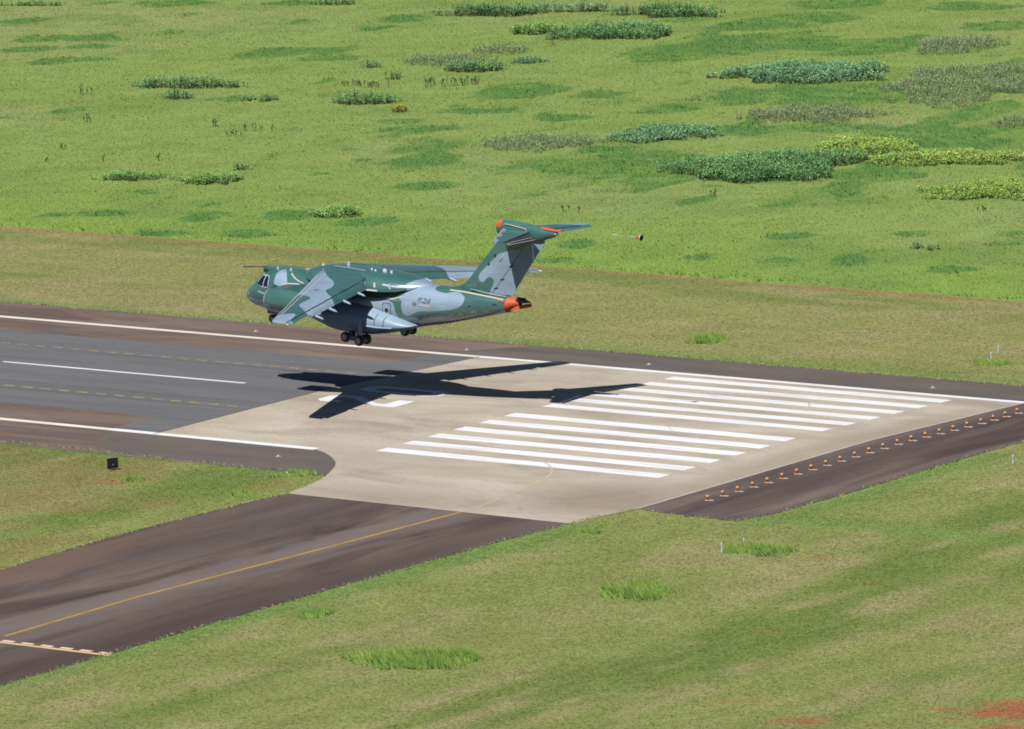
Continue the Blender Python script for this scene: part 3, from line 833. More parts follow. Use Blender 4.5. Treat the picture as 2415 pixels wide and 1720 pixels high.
for side in (-1, 1):
    ys = np.concatenate([np.linspace(1.2, 17.0, 70), [17.2, 17.32, 17.38]])
    secs = []
    for y in ys:
        s0 = wing_sec(min(y, 17.38), side, SLOT)
        if y > 17.0:   # rounded tip
            k = math.sqrt(max(0.02, 1 - ((y - 17.0) / .4) ** 2))
            mz = WZ(y) - .02
            s0 = [(p[0] + (1 - k) * .25, p[1], mz + (p[2] - mz) * k) for p in s0]
        secs.append(s0)
    V, Fc = loft(secs)
    o = autosmooth(part('wing', V, Fc, M['camo']), 40)
    v = np.array(V)
    polys = G_WN if side < 0 else G_WF
    fattr(o, 'camo', np.maximum(sdpoly(v[:, 0], np.abs(v[:, 1]), polys[0]), sdpoly(v[:, 0], np.abs(v[:, 1]), polys[1])))
    wing = o
    # slats: pale leading edge, set a little ahead
    secs = []
    for y in np.linspace(3.2, 16.7, 40):
        c = TE(y) - LE(y)
        s0 = [(a, b) for a, b in naca(c, .15 - .03 * (y - 2) / 15.4, 24) if a < .085 * c]
        secs.append([(LE(y) - .10 + a, side * y, WZ(y) - .022 * c - .055 + b * 1.05) for a, b in s0])
    V, Fc = loft(secs)
    autosmooth(part('slat', V, Fc, M['pale'], wing), 40)
    for a0, a1 in ((3.4, 5.6), (5.7, 16.5)):
        A = [(LE(y) + .20 * (TE(y) - LE(y)) - .04, side * y) for y in np.linspace(a0, a1, 24)]
        def wtop(x, y):
            c = TE(y) - LE(y); u = (x - LE(y)) / c; t = .145 - .03 * (y - 2) / 15.4
            return WZ(y) - .12 * c * .18 + c * (.02 * 4 * u * (1 - u) + 5 * t * (.2969 * math.sqrt(u) - .126 * u - .3516 * u * u + .2843 * u ** 3 - .1036 * u ** 4))
        V = [(x, y, wtop(x, abs(y)) + .012) for x, y in A] + [(x + .07, y, wtop(x + .07, abs(y)) + .012) for x, y in A]
        n = len(A)
        part('wing_seam', V, [(i, i + 1, n + i + 1, n + i) for i in range(n - 1)], M['cream_strip'], wing, False)
    # flaps, lowered
    def flap(y0, y1, ext, drop, name, n=12, dz=0.0):
        secs = []
        for y in np.linspace(y0, y1, n):
            ch = (TE(y) - SLOT(y)) + .1
            cz = WZ(y) - .10 + dz
            ca_, sa_ = math.cos(drop), math.sin(drop)
            s0 = []
            for a, b in naca(ch, .17, 8, 1.0, .03):
                s0.append((SLOT(y) + ext + a * ca_ + b * sa_, side * y, cz - a * sa_ + b * ca_))
            secs.append(s0)
        V, Fc = loft(secs)
        o = autosmooth(part(name, V, Fc, M['camo'], wing), 50)
        v = np.array(V)
        fattr(o, 'camo', np.maximum(sdpoly(v[:, 0], np.abs(v[:, 1]), polys[0]), sdpoly(v[:, 0], np.abs(v[:, 1]), polys[1])))
    flap(3.1, 8.2, -.05, R(38), 'flap')
    flap(8.2, 13.3, -.05, R(38), 'flap')
    flap(13.42, 16.9, -.03, R(6), 'aileron', dz=.02)
    # flap track fairings
    for y in (4.6, 7.3, 9.9, 12.4):
        x0 = SLOT(y) - .9
        pts = [(x0, side * y, WZ(y) - .42), (x0 + .7, side * y, WZ(y) - .52), (x0 + 1.5, side * y, WZ(y) - .64), (x0 + 2.05, side * y, WZ(y) - .76), (x0 + 2.3, side * y, WZ(y) - .84)]
        V, Fc = tube(pts, [.04, .11, .13, .10, .03], 10)
        part('flap_track_fairing', V, Fc, M['paint_grey'], wing)
    # navigation lamp at the tip
    V, Fc = tube([(19.75, side * 17.3, 4.18), (20.15, side * 17.33, 4.12)], [.06, .03], 8)
    part('tip_lamp', V, Fc, M['white'], wing)
    # insignia on the wing
    P = []
    for k in range(10):
        r_ = .30 if k % 2 == 0 else .13
        xx, yy = 15.29 + r_ * math.sin(k * math.pi / 5), 8.0 + r_ * math.cos(k * math.pi / 5)
        P.append((xx, side * yy, wtop(xx, yy) + .02))
    part('star_insignia', P, [tuple(range(10)) if side > 0 else tuple(range(9, -1, -1))], M['star'], wing, False)

    # engine
    ey_, ez_ = side * 5.2, 3.42
    def ring(x, r, n=40, sq=1.0): return [(x, ey_ + r * math.cos(2 * math.pi * k / n), ez_ + r * sq * math.sin(2 * math.pi * k / n)) for k in range(n)]
    prof = [(7.42, 1.0), (7.7, 1.045), (8.2, 1.08), (9.0, 1.10), (9.8, 1.07), (10.6, 1.0), (11.3, .88), (11.8, .76)]
    xs = np.linspace(7.42, 11.8, 50)
    V, Fc = loft([ring(x, float(pchip([p[0] for p in prof], [p[1] for p in prof], x))) for x in xs], False)
    nac = part('nacelle', V, Fc, M['camo'])
    v = np.array(V)
    g = np.maximum(sdpoly(v[:, 0], v[:, 2], smoothpoly([(7.2, 1.8), (7.2, 3.05), (7.9, 3.15), (8.3, 2.75), (8.9, 2.95), (9.5, 2.7), (10.2, 2.2), (10.2, 1.8)], 1)), sdpoly(v[:, 0], v[:, 2], [(10.6, 1), (10.9, 3.2), (13, 3.6), (13, 1)]))
    fattr(nac, 'camo', g)
    lp = [(7.75, .80), (7.5, .80), (7.36, .83), (7.29, .88), (7.29, .94), (7.35, .985), (7.45, 1.008)]
    V, Fc = loft([ring(a, b) for a, b in lp], False)
    part('intake_lip', V, Fc, M['lip'], nac)
    V, Fc = loft([ring(7.75, .80), ring(8.3, .82)], False)
    V2, F2 = loft([ring(8.3, .83), ring(8.2, .22), ring(7.85, .02)], False)
    part('fan', *join((V, Fc), (V2, F2)), M['dark'], nac)
    V, Fc = loft([ring(11.75, .76), ring(12.2, .66), ring(12.7, .55), ring(12.72, .50), ring(12.3, .5)], False)
    part('exhaust_nozzle', V, Fc, M['metal'], nac)
    V, Fc = loft([ring(12.2, .40), ring(12.7, .34), ring(13.3, .06)])
    part('exhaust_cone', V, Fc, M['elev'], nac)
    V, Fc = loft([[(x0, ey_ - w, z0), (x0, ey_ + w, z0), (x1, ey_ + w, z1), (x1, ey_ - w, z1)] for x0, x1, w, z0, z1 in ((8.6, 8.9, .04, 4.40, 4.52), (9.4, 9.8, .16, 4.30, 4.85), (11.5, 11.2, .2, 4.1, 5.2), (13.6, 13.6, .14, 4.2, 5.25), (15.2, 15.2, .04, 4.7, 5.2))])
    part('pylon', V, Fc, M['green'], nac, False)
    V = []
    for k, x in enumerate(np.linspace(7.9, 10.9, 20)):
        r_ = float(pchip([p[0] for p in prof], [p[1] for p in prof], x)) + .012
        a = math.pi / 2 - side * (-.42)
        for da in (-.03, .03): V.append((x, ey_ + r_ * math.cos(a + da), ez_ + r_ * math.sin(a + da)))
    part('nacelle_seam', V, [(2 * i, 2 * i + 1, 2 * i + 3, 2 * i + 2) for i in range(19)], M['cream_strip'], nac, False)

    # sponson with main gear
    SP = np.array([(8.6,2.05,1.95,1.75),(9.4,2.65,1.5,2.5),(11,3.1,1.05,3.0),(12.5,3.3,.72,3.25),(14.5,3.4,.62,3.32),(16.3,3.25,.68,3.3),(17.5,3.0,.86,3.22),(18.8,2.75,1.10,3.08),(20,2.38,1.40,2.76),(20.7,2.12,1.64,2.42),(21.2,1.97,1.86,2.05)])
    secs = []
    for x in np.linspace(8.6, 21.2, 60):
        t_, b_, o_ = [float(pchip(SP[:, 0], SP[:, k], x)) for k in (1, 2, 3)]
        zc_, rz_, yi = (t_ + b_) / 2, (t_ - b_) / 2, 1.2
        sec = []
        for k in range(28):
            a = 2 * math.pi * k / 28
            c0, s0 = math.cos(a), math.sin(a)
            sec.append((x, side * (yi + (o_ - yi) * math.copysign(abs(c0) ** (2 / 2.6), c0)), zc_ + rz_ * math.copysign(abs(s0) ** (2 / 2.6), s0)))
        secs.append(sec)
    V, Fc = loft(secs)
    spo = part('landing_gear_sponson', V, Fc, M['paint_grey'])
    def spo_pt(x, z, off=.012):
        t_, b_, o_ = [float(pchip(SP[:, 0], SP[:, k], x)) for k in (1, 2, 3)]
        u_ = min(1, abs(z - (t_ + b_) / 2) / ((t_ - b_) / 2))
        return (x, side * (1.2 + (o_ - 1.2) * (1 - u_ ** 2.6) ** (1 / 2.6) + off), z)
    for xd in (17.76, 18.70):
        tp = float(pchip(SP[:, 0], SP[:, 1], xd))
        zs = np.linspace(1.78, tp - .06, 10)
        V = [spo_pt(xd - .03, z) for z in zs] + [spo_pt(xd + .03, z) for z in zs]
        part('door_seam', V, [(k, k + 1, 11 + k, 10 + k) for k in range(9)], M['black'], spo, False)
    V, Fc = box(14.2, 16.6, side * 2.6 - .3, side * 2.6 + .3, .58, .72)
    part('wheel_well', V, Fc, M['dark'], spo, False)
    # open gear door: a curved plate hung from the sponson's flank
    V = []
    for k in range(9):
        a = k / 8
        z_ = 2.15 - 1.6 * a
        yo = 3.42 + .10 * math.sin(a * math.pi)
        for xx, dy in ((16.15, 0), (16.55, 0), (16.55, -.09), (16.15, -.09)): V.append((xx, side * (yo + dy), z_))
    Fc = [(4 * i + j, 4 * i + (j + 1) % 4, 4 * i + 4 + (j + 1) % 4, 4 * i + 4 + j) for i in range(8) for j in range(4)] + [(0, 1, 2, 3), (32, 35, 34, 33)]
    part('gear_door', V, Fc, M['pale'], spo, False)
    V, Fc = loft([[(x, side * o0, z0 - h), (x, side * o0, z0 + h), (x, side * (o0 - .5), z0 + h + .05), (x, side * (o0 - .5), z0 - h)] for x, o0, z0, h in ((16.5, 3.40, 1.75, .05), (18.0, 3.30, 1.68, .05), (19.6, 3.02, 1.72, .03))])
    part('sponson_ledge', V, Fc, M['pale'], spo, False)
    V, Fc = tube([(15.6, side * 3.05, 1.2), (15.55, side * 3.08, .42)], [.15, .12], 12)
    V2, F2 = tube([(14.7, side * 3.1, .56), (16.4, side * 3.1, .36)], .11, 10)
    V3, F3 = tube([(14.75, side * 2.4, .55), (14.75, side * 3.8, .55)], .07, 8)
    V4, F4 = tube([(16.35, side * 2.4, .37), (16.35, side * 3.8, .37)], .07, 8)
    leg = part('main_gear_leg', *join((V, Fc), (V2, F2), (V3, F3), (V4, F4)), M['metal'])
    for wx, wz in ((14.75, .55), (16.35, .37)):
        for wy in (2.62, 3.62):
            cy = side * wy
            pr = [(-.19, .30), (-.19, .40), (-.14, .455), (-.05, .475), (.05, .475), (.14, .455), (.19, .40), (.19, .30)]
            V, Fc = loft([[(wx + r_ * math.cos(2 * math.pi * k / 28), cy + d_, wz + r_ * math.sin(2 * math.pi * k / 28)) for k in range(28)] for d_, r_ in pr])
            wh = autosmooth(part('wheel', V, Fc, M['rubber']), 60)
            for s2 in (-1, 1):
                rp = [(.195, .27), (.20, .22), (.15, .17), (.15, .10), (.22, .08), (.22, .02)]
                V, Fc = loft([[(wx + r_ * math.cos(2 * math.pi * k / 20), cy + s2 * d_, wz + r_ * math.sin(2 * math.pi * k / 20)) for k in range(20)] for d_, r_ in rp])
                part('rim', V, Fc, M['rim'], wh, False)

# nose gear
V, Fc = tube([(3.35, 0, 1.7), (3.15, 0, .52)], [.11, .08], 10)
V2, F2 = tube([(3.15, -.4, .52), (3.15, .4, .52)], .06, 8)
V3, F3 = tube([(3.9, 0, 1.5), (3.2, 0, .9)], .05, 8)
part('nose_gear_leg', *join((V, Fc), (V2, F2), (V3, F3)), M['metal'])
for cy in (-.27, .27):
    pr = [(-.12, .25), (-.12, .34), (-.08, .385), (0, .40), (.08, .385), (.12, .34), (.12, .25)]
    V, Fc = loft([[(3.15 + r_ * math.cos(2 * math.pi * k / 24), cy + d_, .52 + r_ * math.sin(2 * math.pi * k / 24)) for k in range(24)] for d_, r_ in pr])
    wh = autosmooth(part('wheel', V, Fc, M['rubber']), 60)
    for s2 in (-1, 1):
        V, Fc = loft([[(3.15 + r_ * math.cos(2 * math.pi * k / 18), cy + s2 * d_, .52 + r_ * math.sin(2 * math.pi * k / 18)) for k in range(18)] for d_, r_ in [(.125, .20), (.13, .16), (.09, .12), (.15, .06), (.15, .01)]])
        part('rim', V, Fc, M['rim'], wh, False)
for cy in (-.42, .42):
    part('nose_gear_door', *box(2.7, 4.2, cy - .02, cy + .02, .98, 1.55), M['paint_grey'], None, False)

# refuelling probe on the cockpit roof
V, Fc = tube([(-1.05, .5, 4.74), (-.75, .5, 4.77), (1.6, .5, 5.0)], [.035, .05, .065], 10)
pb = part('refuelling_probe', V, Fc, M['elev'])
V, Fc = loft([[(x, .5 - w, z0), (x, .5 + w, z0), (x, .5 + w * .8, z1), (x, .5 - w * .8, z1)] for x, w, z0, z1 in ((1.55, .07, 4.55, 5.1), (2.3, .13, 4.5, 5.16), (4, .22, 4.8, 5.3), (6, .26, 5.0, 5.38), (7.6, .1, 5.1, 5.42))])
part('probe_fairing', V, Fc, M['green'], pb, True)
V, Fc = tube([(-1.12, .5, 4.735), (-1.02, .5, 4.745)], .06, 8)
part('probe_tip', V, Fc, M['cream_strip'], pb)

# antennas and roof lamps
def blade(x, y, z, h, c, mat=M['pale']):
    V, Fc = loft([[(x, y - .03, z), (x + c / 2, y + .03, z), (x + c, y - .01, z), (x + c / 2, y - .05, z)], [(x + .3 * c, y - .01, z + h), (x + .6 * c, y + .01, z + h), (x + .9 * c, y, z + h), (x + .6 * c, y - .02, z + h)]])
    part('antenna', V, Fc, mat, None, False)
for x, y, z, h, c, m_ in ((9.1, -.2, 5.92, .22, .3, M['white']), (11.9, 0, 6.2, .42, .35, M['pale']), (15.1, -.5, 6.16, .2, .25, M['white']), (15.7, -.7, 6.14, .2, .25, M['white']), (16.4, -.4, 6.16, .26, .5, M['white']), (17.2, -.3, 6.1, .22, .3, M['white']), (3.8, -.3, 5.05, .32, .25, M['pale']), (5.6, -.6, 5.2, .25, .3, M['pale']), (17.1, -2.52, 4.95, .6, .3, M['white']), (18.6, -2.2, 5.05, .5, .3, M['pale']), (17.1, 2.45, 4.95, .6, .3, M['white']), (14.1, -2.55, 5.5, .25, .2, M['pale']), (27.0, -.85, 5.0, .14, .15, M['white']), (26.5, -1.35, 4.5, .14, .12, M['white'])):
    blade(x, y, z, h, c, m_)

# fin, rudder
FLE = lambda z: 25.9 + .9 * (z - 6.19) if z > 6.4 else 26.09 - 1.25 * (6.4 - z) - 2.2 * max(0, 5.85 - z)
FTE = lambda z: 31.06 + .738 * (z - 5.45)
FH = lambda z: 29.12 + .823 * (z - 5.68)
G_FIN = smoothpoly([(31.0,9.5),(30.46,9.25),(29.68,9.02),(29.28,8.6),(28.2,7.66),(27.5,7.06),(27.4,6.59),(27.79,6.25),(28.18,6.51),(28.48,6.85),(28.87,6.89),(29.21,6.62),(29.06,6.22),(28.76,5.77),(28.5,4.6),(31.6,4.6),(36.4,11),(34,11),(33.0,10.3),(32.2,9.6)], 1)
def fin_part(name, a_f, b_f, zs, t, mat, parent=None, cut=None, full=False):
    secs = []
    for z in zs:
        c = FTE(z) - FLE(max(z, 5.85))
        x0 = FLE(z)
        pts = []
        n = 16
        xa, xb = a_f(z), b_f(z)
        def half(x):
            u = min(1, max(0, (x - FLE(max(z, 5.85))) / c)) if x > FLE(max(z, 5.85)) else 0.0
            h = 5 * t * c * (.2969 * math.sqrt(u) - .126 * u - .3516 * u * u + .2843 * u ** 3 - .1036 * u ** 4)
            return max(h, .012)
        xs = [xa + (xb - xa) * (1 - math.cos(math.pi * k / n)) / 2 for k in range(n + 1)]
        sec = [(x, -half(x), z) for x in reversed(xs)] + [(x, half(x), z) for x in xs[1:]]
        secs.append(sec)
    V, Fc = loft(secs)
    o = autosmooth(part(name, V, Fc, mat, parent), 45)
    v = np.array(V)
    fattr(o, 'camo', sdpoly(v[:, 0], v[:, 2], G_FIN))
    return o
fin = fin_part('fin', FLE, lambda z: FH(z) - .03, np.linspace(5.0, 10.8, 60), .11, M['camo'])
fin_part('rudder', lambda z: FH(z) + .03, FTE, np.linspace(5.42, 10.6, 40), .11, M['camo'], fin)
for z in (5.9, 6.75, 8.0):
    for s2 in (-1, 1):
        V, Fc = tube([(FH(z) - .12, s2 * .24, z), (FH(z) + .28, s2 * .2, z + .1)], .05, 6)
        part('rudder_hinge', V, Fc, M['black'], fin)
for xx, z in ((29.35, 8.84), (28.62, 8.02)):
    for s2 in (-1, 1):
        part('fin_port', [(xx - .14, s2 * .315, z), (xx, s2 * .315, z + .16), (xx + .14, s2 * .315, z), (xx, s2 * .315, z - .16)], [(0, 1, 2, 3)], M['black'], fin, False)
for s2 in (-1, 1):
    V, Fc = tube([(26.6, s2 * .42, 5.62), (28.5, s2 * .46, 5.45), (30.6, s2 * .3, 5.28)], .045, 6)
    part('fin_root_seam', V, Fc, M['pale'], fin)
    V, Fc = tube([(29.9, s2 * .31, 8.36), (30.4, s2 * .30, 9.0)], .03, 6)
    part('fin_placard', V, Fc, M['cream_strip'], fin)

# bullet fairing on top of the fin
BU = np.array([(29.32,11.45,11.15,.05),(29.5,11.85,10.8,.28),(30.0,12.06,10.5,.44),(31,12.1,10.4,.52),(33,11.95,10.38,.52),(34.3,11.8,10.5,.44),(35.2,11.68,10.85,.34),(36.0,11.58,11.12,.2),(36.2,11.5,11.25,.06)])
def bsec(x, k=0.0, n=28):
    t_, b_, w_ = [float(pchip(BU[:, 0], BU[:, j], x)) for j in (1, 2, 3)]
    return [(x, (w_ + k) * math.cos(2 * math.pi * j / n), (t_ + b_) / 2 + ((t_ - b_) / 2 + k) * math.sin(2 * math.pi * j / n)) for j in range(n)]
V, Fc = loft([bsec(x) for x in np.concatenate([np.linspace(29.32, 30, 10), np.linspace(30.1, 36.2, 50)])])
bul = part('tail_bullet', V, Fc, M['green'])
secs = [[p for p in bsec(x, .015)[1:14]] for x in np.linspace(29.36, 30.15, 8)]
V, Fc = loft(secs, False, False)
part('orange_nose_cap', V, Fc, M['orange'], bul, True, 'bright orange cap on the front of the tail bullet')
V, Fc = loft([[(x, -w, z), (x, w, z), (x, w * .7, z + .10), (x, -w * .7, z + .10)] for x, w, z in ((34.4, .12, 11.75), (34.9, .26, 11.70), (36.0, .24, 11.62), (36.75, .2, 11.72))])
part('orange_strip', V, Fc, M['orange'], bul, False, 'flat orange strip on the tail bullet')
V, Fc = loft([bsec(36.02, .012), bsec(36.2, .012)])
part('bullet_end_cap', V, Fc, M['paint_grey'], bul)

# tailplane
TLE = lambda y: 30.05 + .625 * y
THG = lambda y: 33.35 + .275 * y
TTE = lambda y: 34.35 + .17 * y
TZ = lambda y: 11.33
for side in (-1, 1):
    secs = []
    for y in np.concatenate([np.linspace(.2, 5.9, 24), [6.02, 6.1]]):
        c = TTE(y) - TLE(y)
        k = 1 if y < 5.95 else .6
        secs.append([(TLE(y) + a, side * y, TZ(y) + b * k) for a, b in naca(c, .10, 12, (THG(y) - TLE(y)) / c, -.01)])
    V, Fc = loft(secs)
    st_ = autosmooth(part('tailplane', V, Fc, M['camo']), 40)
    v = np.array(V)
    fattr(st_, 'camo', np.maximum(.45 - (v[:, 0] - TLE(np.abs(v[:, 1]))) + .25 * np.sin(v[:, 1] * 3), -(np.abs(v[:, 1]) - .9) - .6 if side < 0 else sdpoly(v[:, 0], np.abs(v[:, 1]), [(30, 3.4), (33.2, 4.0), (36, 6.0), (37, 7), (30, 7)])))
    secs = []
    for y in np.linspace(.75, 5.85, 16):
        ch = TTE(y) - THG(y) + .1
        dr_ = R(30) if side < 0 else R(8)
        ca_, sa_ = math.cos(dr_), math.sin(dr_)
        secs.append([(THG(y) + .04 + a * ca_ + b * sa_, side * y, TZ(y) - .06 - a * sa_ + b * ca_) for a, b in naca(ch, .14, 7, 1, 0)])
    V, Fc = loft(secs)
    ev = autosmooth(part('elevator', V, Fc, M['elev'] if side < 0 else M['green'], st_, True, 'lowered elevator with its shade painted in dark grey' if side < 0 else None), 40)  # near side: shade put into the colour; far side keeps the green paint
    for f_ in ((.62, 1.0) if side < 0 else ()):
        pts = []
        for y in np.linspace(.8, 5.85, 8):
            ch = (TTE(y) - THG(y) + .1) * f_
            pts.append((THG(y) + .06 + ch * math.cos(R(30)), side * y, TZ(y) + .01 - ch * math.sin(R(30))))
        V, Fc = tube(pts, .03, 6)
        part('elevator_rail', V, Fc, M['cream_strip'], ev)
    # pale frame on the bullet flank
    V, Fc = tube([(30.3, side * .46, 11.42), (30.55, side * .44, 11.78), (31.0, side * .50, 11.80), (33.0, side * .48, 11.58), (33.15, side * .5, 11.42)], .04, 6)
    part('tail_fairing_seam', V, Fc, M['cream_strip'], bul)

# tail cone: orange wrapping, dark purple cone above
def oval(x, zc_, rz_, ry_, n=24): return [(x, ry_ * math.cos(2 * math.pi * k / n), zc_ + rz_ * math.sin(2 * math.pi * k / n)) for k in range(n)]
V, Fc = loft([oval(30.69, 4.6, .67, .755), oval(30.75, 4.61, .66, .74), oval(31.15, 4.72, .50, .53), oval(31.6, 4.80, .37, .38), oval(31.95, 4.83, .27, .27)])
tcone = part('tail_cone', V, Fc, M['orange'], None, True, 'orange wrapped tail cone')
V, Fc = loft([[(x, -w, z0), (x, w, z0), (x, w * .8, z1), (x, -w * .8, z1)] for x, w, z0, z1 in ((30.6, .3, 4.02, 4.4), (31.5, .34, 4.25, 4.55), (32.4, .26, 4.45, 4.78), (33.0, .2, 4.58, 4.92), (33.1, .16, 4.62, 4.9))])
part('orange_spout', V, Fc, M['orange'], tcone, False)
V, Fc = loft([[(30.1, -.86, 4.98), (30.12, -.82, 5.0), (30.1, -.84, 5.02)], [(30.6, -.80, 4.86), (30.7, -.74, 4.96), (30.6, -.76, 5.0)]])
part('orange_fin', V, Fc, M['orange'], tcone, False)
V, Fc = loft([oval(31.6, 5.06, .22, .30), oval(31.75, 5.06, .25, .33), oval(32.3, 5.06, .20, .26), oval(32.8, 5.05, .10, .13), oval(33.15, 5.03, .02, .02)])
part('purple_cone', V, Fc, M['purple'], tcone, True, 'dark purple cone at the very tail end')
part('tail_housing', *box(31.6, 32.5, -.09, .09, 5.20, 5.33), M['dark'], tcone, False)

# trailing cone towed behind the tail
tr = empty('trailing_cone')
tag(tr, 'small orange cone with dark rim towed on a thin line behind the tail', 'trailing cone')
def wpt(p): return AIRM @ Vector((p[0] - 16, p[1], p[2] - 3))
tr.location = wpt((45.2, 0, 11.96))
def tpart(name, V, Fc, mat, label=None):
    o = mobj(name, [tuple(wpt(v) - tr.location) for v in V], Fc, mat, tr, True)
    if label: o['label'] = label
    return o
V, Fc = tube([(36.5, 0, 11.78), (38.5, 0, 11.76), (40.5, 0, 11.82), (42.4, 0, 11.9), (44.0, 0, 11.93)], .013, 6)
tpart('tow_line', V, Fc, simple('faded_orange_line', (.55, .33, .16), .8))
V, Fc = tube([(42.3, 0, 11.9), (42.4, 0, 11.9), (42.75, 0, 11.9), (42.9, 0, 11.9)], [.02, .06, .05, .02], 10)
tpart('line_weight', V, Fc, M['pale'])
V, Fc = tube([(43.9, 0, 11.92), (44.95, 0, 11.95)], .032, 8)
tpart('rod', V, Fc, M['cream_strip'])
def cring(x, r): return [(x, r * math.cos(2 * math.pi * k / 20), 11.96 + r * math.sin(2 * math.pi * k / 20)) for k in range(20)]
V, Fc = loft([cring(44.9, .04), cring(45.2, .14), cring(45.5, .24)], False)
tpart('cone_skirt', V, Fc, M['orange'])
V, Fc = loft([cring(45.46, .24), cring(45.51, .27), cring(45.56, .25), cring(45.4, .16), cring(45.3, .02)], False)
tpart('cone_rim', V, Fc, M['elev'])
V, Fc = loft([cring(45.49, .268), cring(45.52, .28), cring(45.55, .265)], False)
tpart('cone_edge', V, Fc, M['white'])

# ------------------------------------------------------------------ small airfield objects
def gpt(x, y, dz=0.0): return (x, y, float(gz(y)) + dz)
ORD = ['nearest', 'second', 'third', 'fourth', 'fifth', 'sixth', 'seventh', 'eighth', 'ninth', 'tenth', 'eleventh', 'twelfth', 'thirteenth', 'fourteenth', 'fifteenth', 'sixteenth', 'seventeenth', 'eighteenth', 'nineteenth', 'twentieth', 'twenty-first', 'twenty-second', 'twenty-third']
lamp_parts = None
def make_lamp(turn):
    root = empty('runway_end_light')
    V, Fc = tube([(0, 0, .018), (0, 0, .055)], [.26, .22], 14)
    mobj('base_plate', V, Fc, M['lamp_base'], root)
    V, Fc = box(.12, .62, -.13, .13, .019, .05)
    mobj('side_plate', V, Fc, M['lamp_white'], root)
    V, Fc = tube([(0, 0, .05), (0, 0, .16), (0, 0, .22)], [.06, .05, .09], 10)
    mobj('stem', V, Fc, M['lamp_base'], root)
    def dome(a0, a1):
        secs = []
        for k in range(9):
            a = a0 + (a1 - a0) * k / 8
            secs.append([(.16 * s * math.cos(a), .16 * s * math.sin(a), z) for s, z in ((.05, .22), (.75, .22), (1, .27), (1, .36), (.85, .43), (.4, .465), (.05, .47))])
        return loft(secs)
    V, Fc = dome(-math.pi * .5, math.pi * .75)
    h = mobj('lens', V, Fc, M['lamp_orange'], root, True)
    h.rotation_euler = (0, 0, R(-75 + turn))
    V, Fc = dome(math.pi * .75, math.pi * 1.5)
    h = mobj('lens_back', V, Fc, M['lamp_teal'], root, True)
    h.rotation_euler = (0, 0, R(-75 + turn))
    return root
proto = {}
turns = [35, -30, 10, 40, -20, 25, 15, -35, 5, -30, 45, 20, -40, 50, 0, -25, 55, 20, -35, 45, 60, 15, -30]
for i in range(23):
    y = -27.9 + 2.085 * i
    p = gpt(41.1 - max(0, i - 19) * .15, y, .014)
    if not proto:
        o = proto['l'] = make_lamp(turns[0])
        src = list(o.children)
    else:
        o = proto['l'].copy(); COL.objects.link(o)
        for ch in src:
            c = ch.copy(); COL.objects.link(c); c.parent = o
            if ch.name.startswith('lens'): c.rotation_euler = (0, 0, R(-75 + turns[i]))
    o.location = p
    tag(o, ('orange runway end light nearest the taxiway, first of the row' if i == 0 else '%s orange runway end light of the row, counted from the taxiway side' % ORD[i]), 'runway light', 'row of lights beyond the concrete runway end')

# flush edge lamps on the shoulders
def edge_lamp(x, y, label):
    r = empty('edge_light', gpt(x, y, .01))
    V, Fc = tube([(0, 0, 0), (0, 0, .04)], [.30, .26], 14)
    mobj('base_plate', V, Fc, M['rim'], r)
    V, Fc = tube([(0, 0, .04), (0, 0, .07), (0, 0, .13), (0, 0, .15)], [.16, .15, .11, .03], 10)
    mobj('lens', V, Fc, M['rim'], r, True)
    tag(r, label, 'runway light', 'runway edge lights')
edge_lamp(-6.5, -27.0, 'small white edge light on the dark near shoulder left of the rounded corner')
edge_lamp(-54.9, 26.7, 'small white edge light on the brown far shoulder left of the aircraft nose wheel')
edge_lamp(25.3, 26.8, 'small white edge light on the far shoulder near the right end of the stripes')
edge_lamp(-6.8, 26.6, 'small white edge light on the far shoulder above the tail shadow')
edge_lamp(-28.3, 26.3, 'small white edge light on the far shoulder just behind the main wheels')

# black square board in the near grass
sg = empty('runway_board', gpt(-15.7, -38.4), R(66))
tag(sg, 'black square distance board standing in the grass left of the concrete', 'sign')
mobj('board', *box(-.46, .46, -.05, .05, .14, 1.02), M['sign_black'], sg)
mobj('board_rim', *join(box(-.50, .50, -.06, .06, 1.02, 1.06), box(-.50, -.46, -.06, .06, .14, 1.02), box(.46, .50, -.06, .06, .14, 1.02)), M['rubber'], sg)
for x in (-.32, .32): mobj('leg', *box(x - .03, x + .03, -.03, .03, -.05, .14), M['metal'], sg)
mobj('clip', *box(-.06, .06, -.075, -.05, .45, .55), M['rim'], sg)

def post(x, y, h, label, lean=0):
    r = empty('marker_post', gpt(x, y, -.03))
    r.rotation_euler = (lean, -lean, 0)
    V, Fc = tube([(0, 0, 0), (0, 0, h * .93), (0, 0, h)], [.065, .06, .035], 10)
    mobj('shaft', V, Fc, M['post'], r)
    V, Fc = tube([(0, 0, h * .62), (0, 0, h * .68)], [.068, .068], 10)
    mobj('band', V, Fc, M['rim'], r)
    tag(r, label, 'marker post', 'white marker posts in the grass')
post(56.1, -45.9, .85, 'white marker post at the left end of the tall green clump right of centre')
post(56.3, -43.2, .75, 'white marker post just behind the tall green clump right of centre')
post(55.5, -4.1, .8, 'white marker post in the near grass at the right edge of the picture')
post(21.1, 42.0, .8, 'white marker post in a green tuft on the far verge at the right')
post(19.2, 45.9, .7, 'faint white marker post on the far verge behind the right green tuft')
post(.5, -33.8, .45, 'short white marker in the bright green tuft beside the rounded concrete corner', .4)
post(3.2, -43.2, .40, 'short white marker in the green tuft near the taxiway mouth', .5)

# ------------------------------------------------------------------ vegetation
def inpoly(x, y, P): return sdpoly(x, y, P) > 0

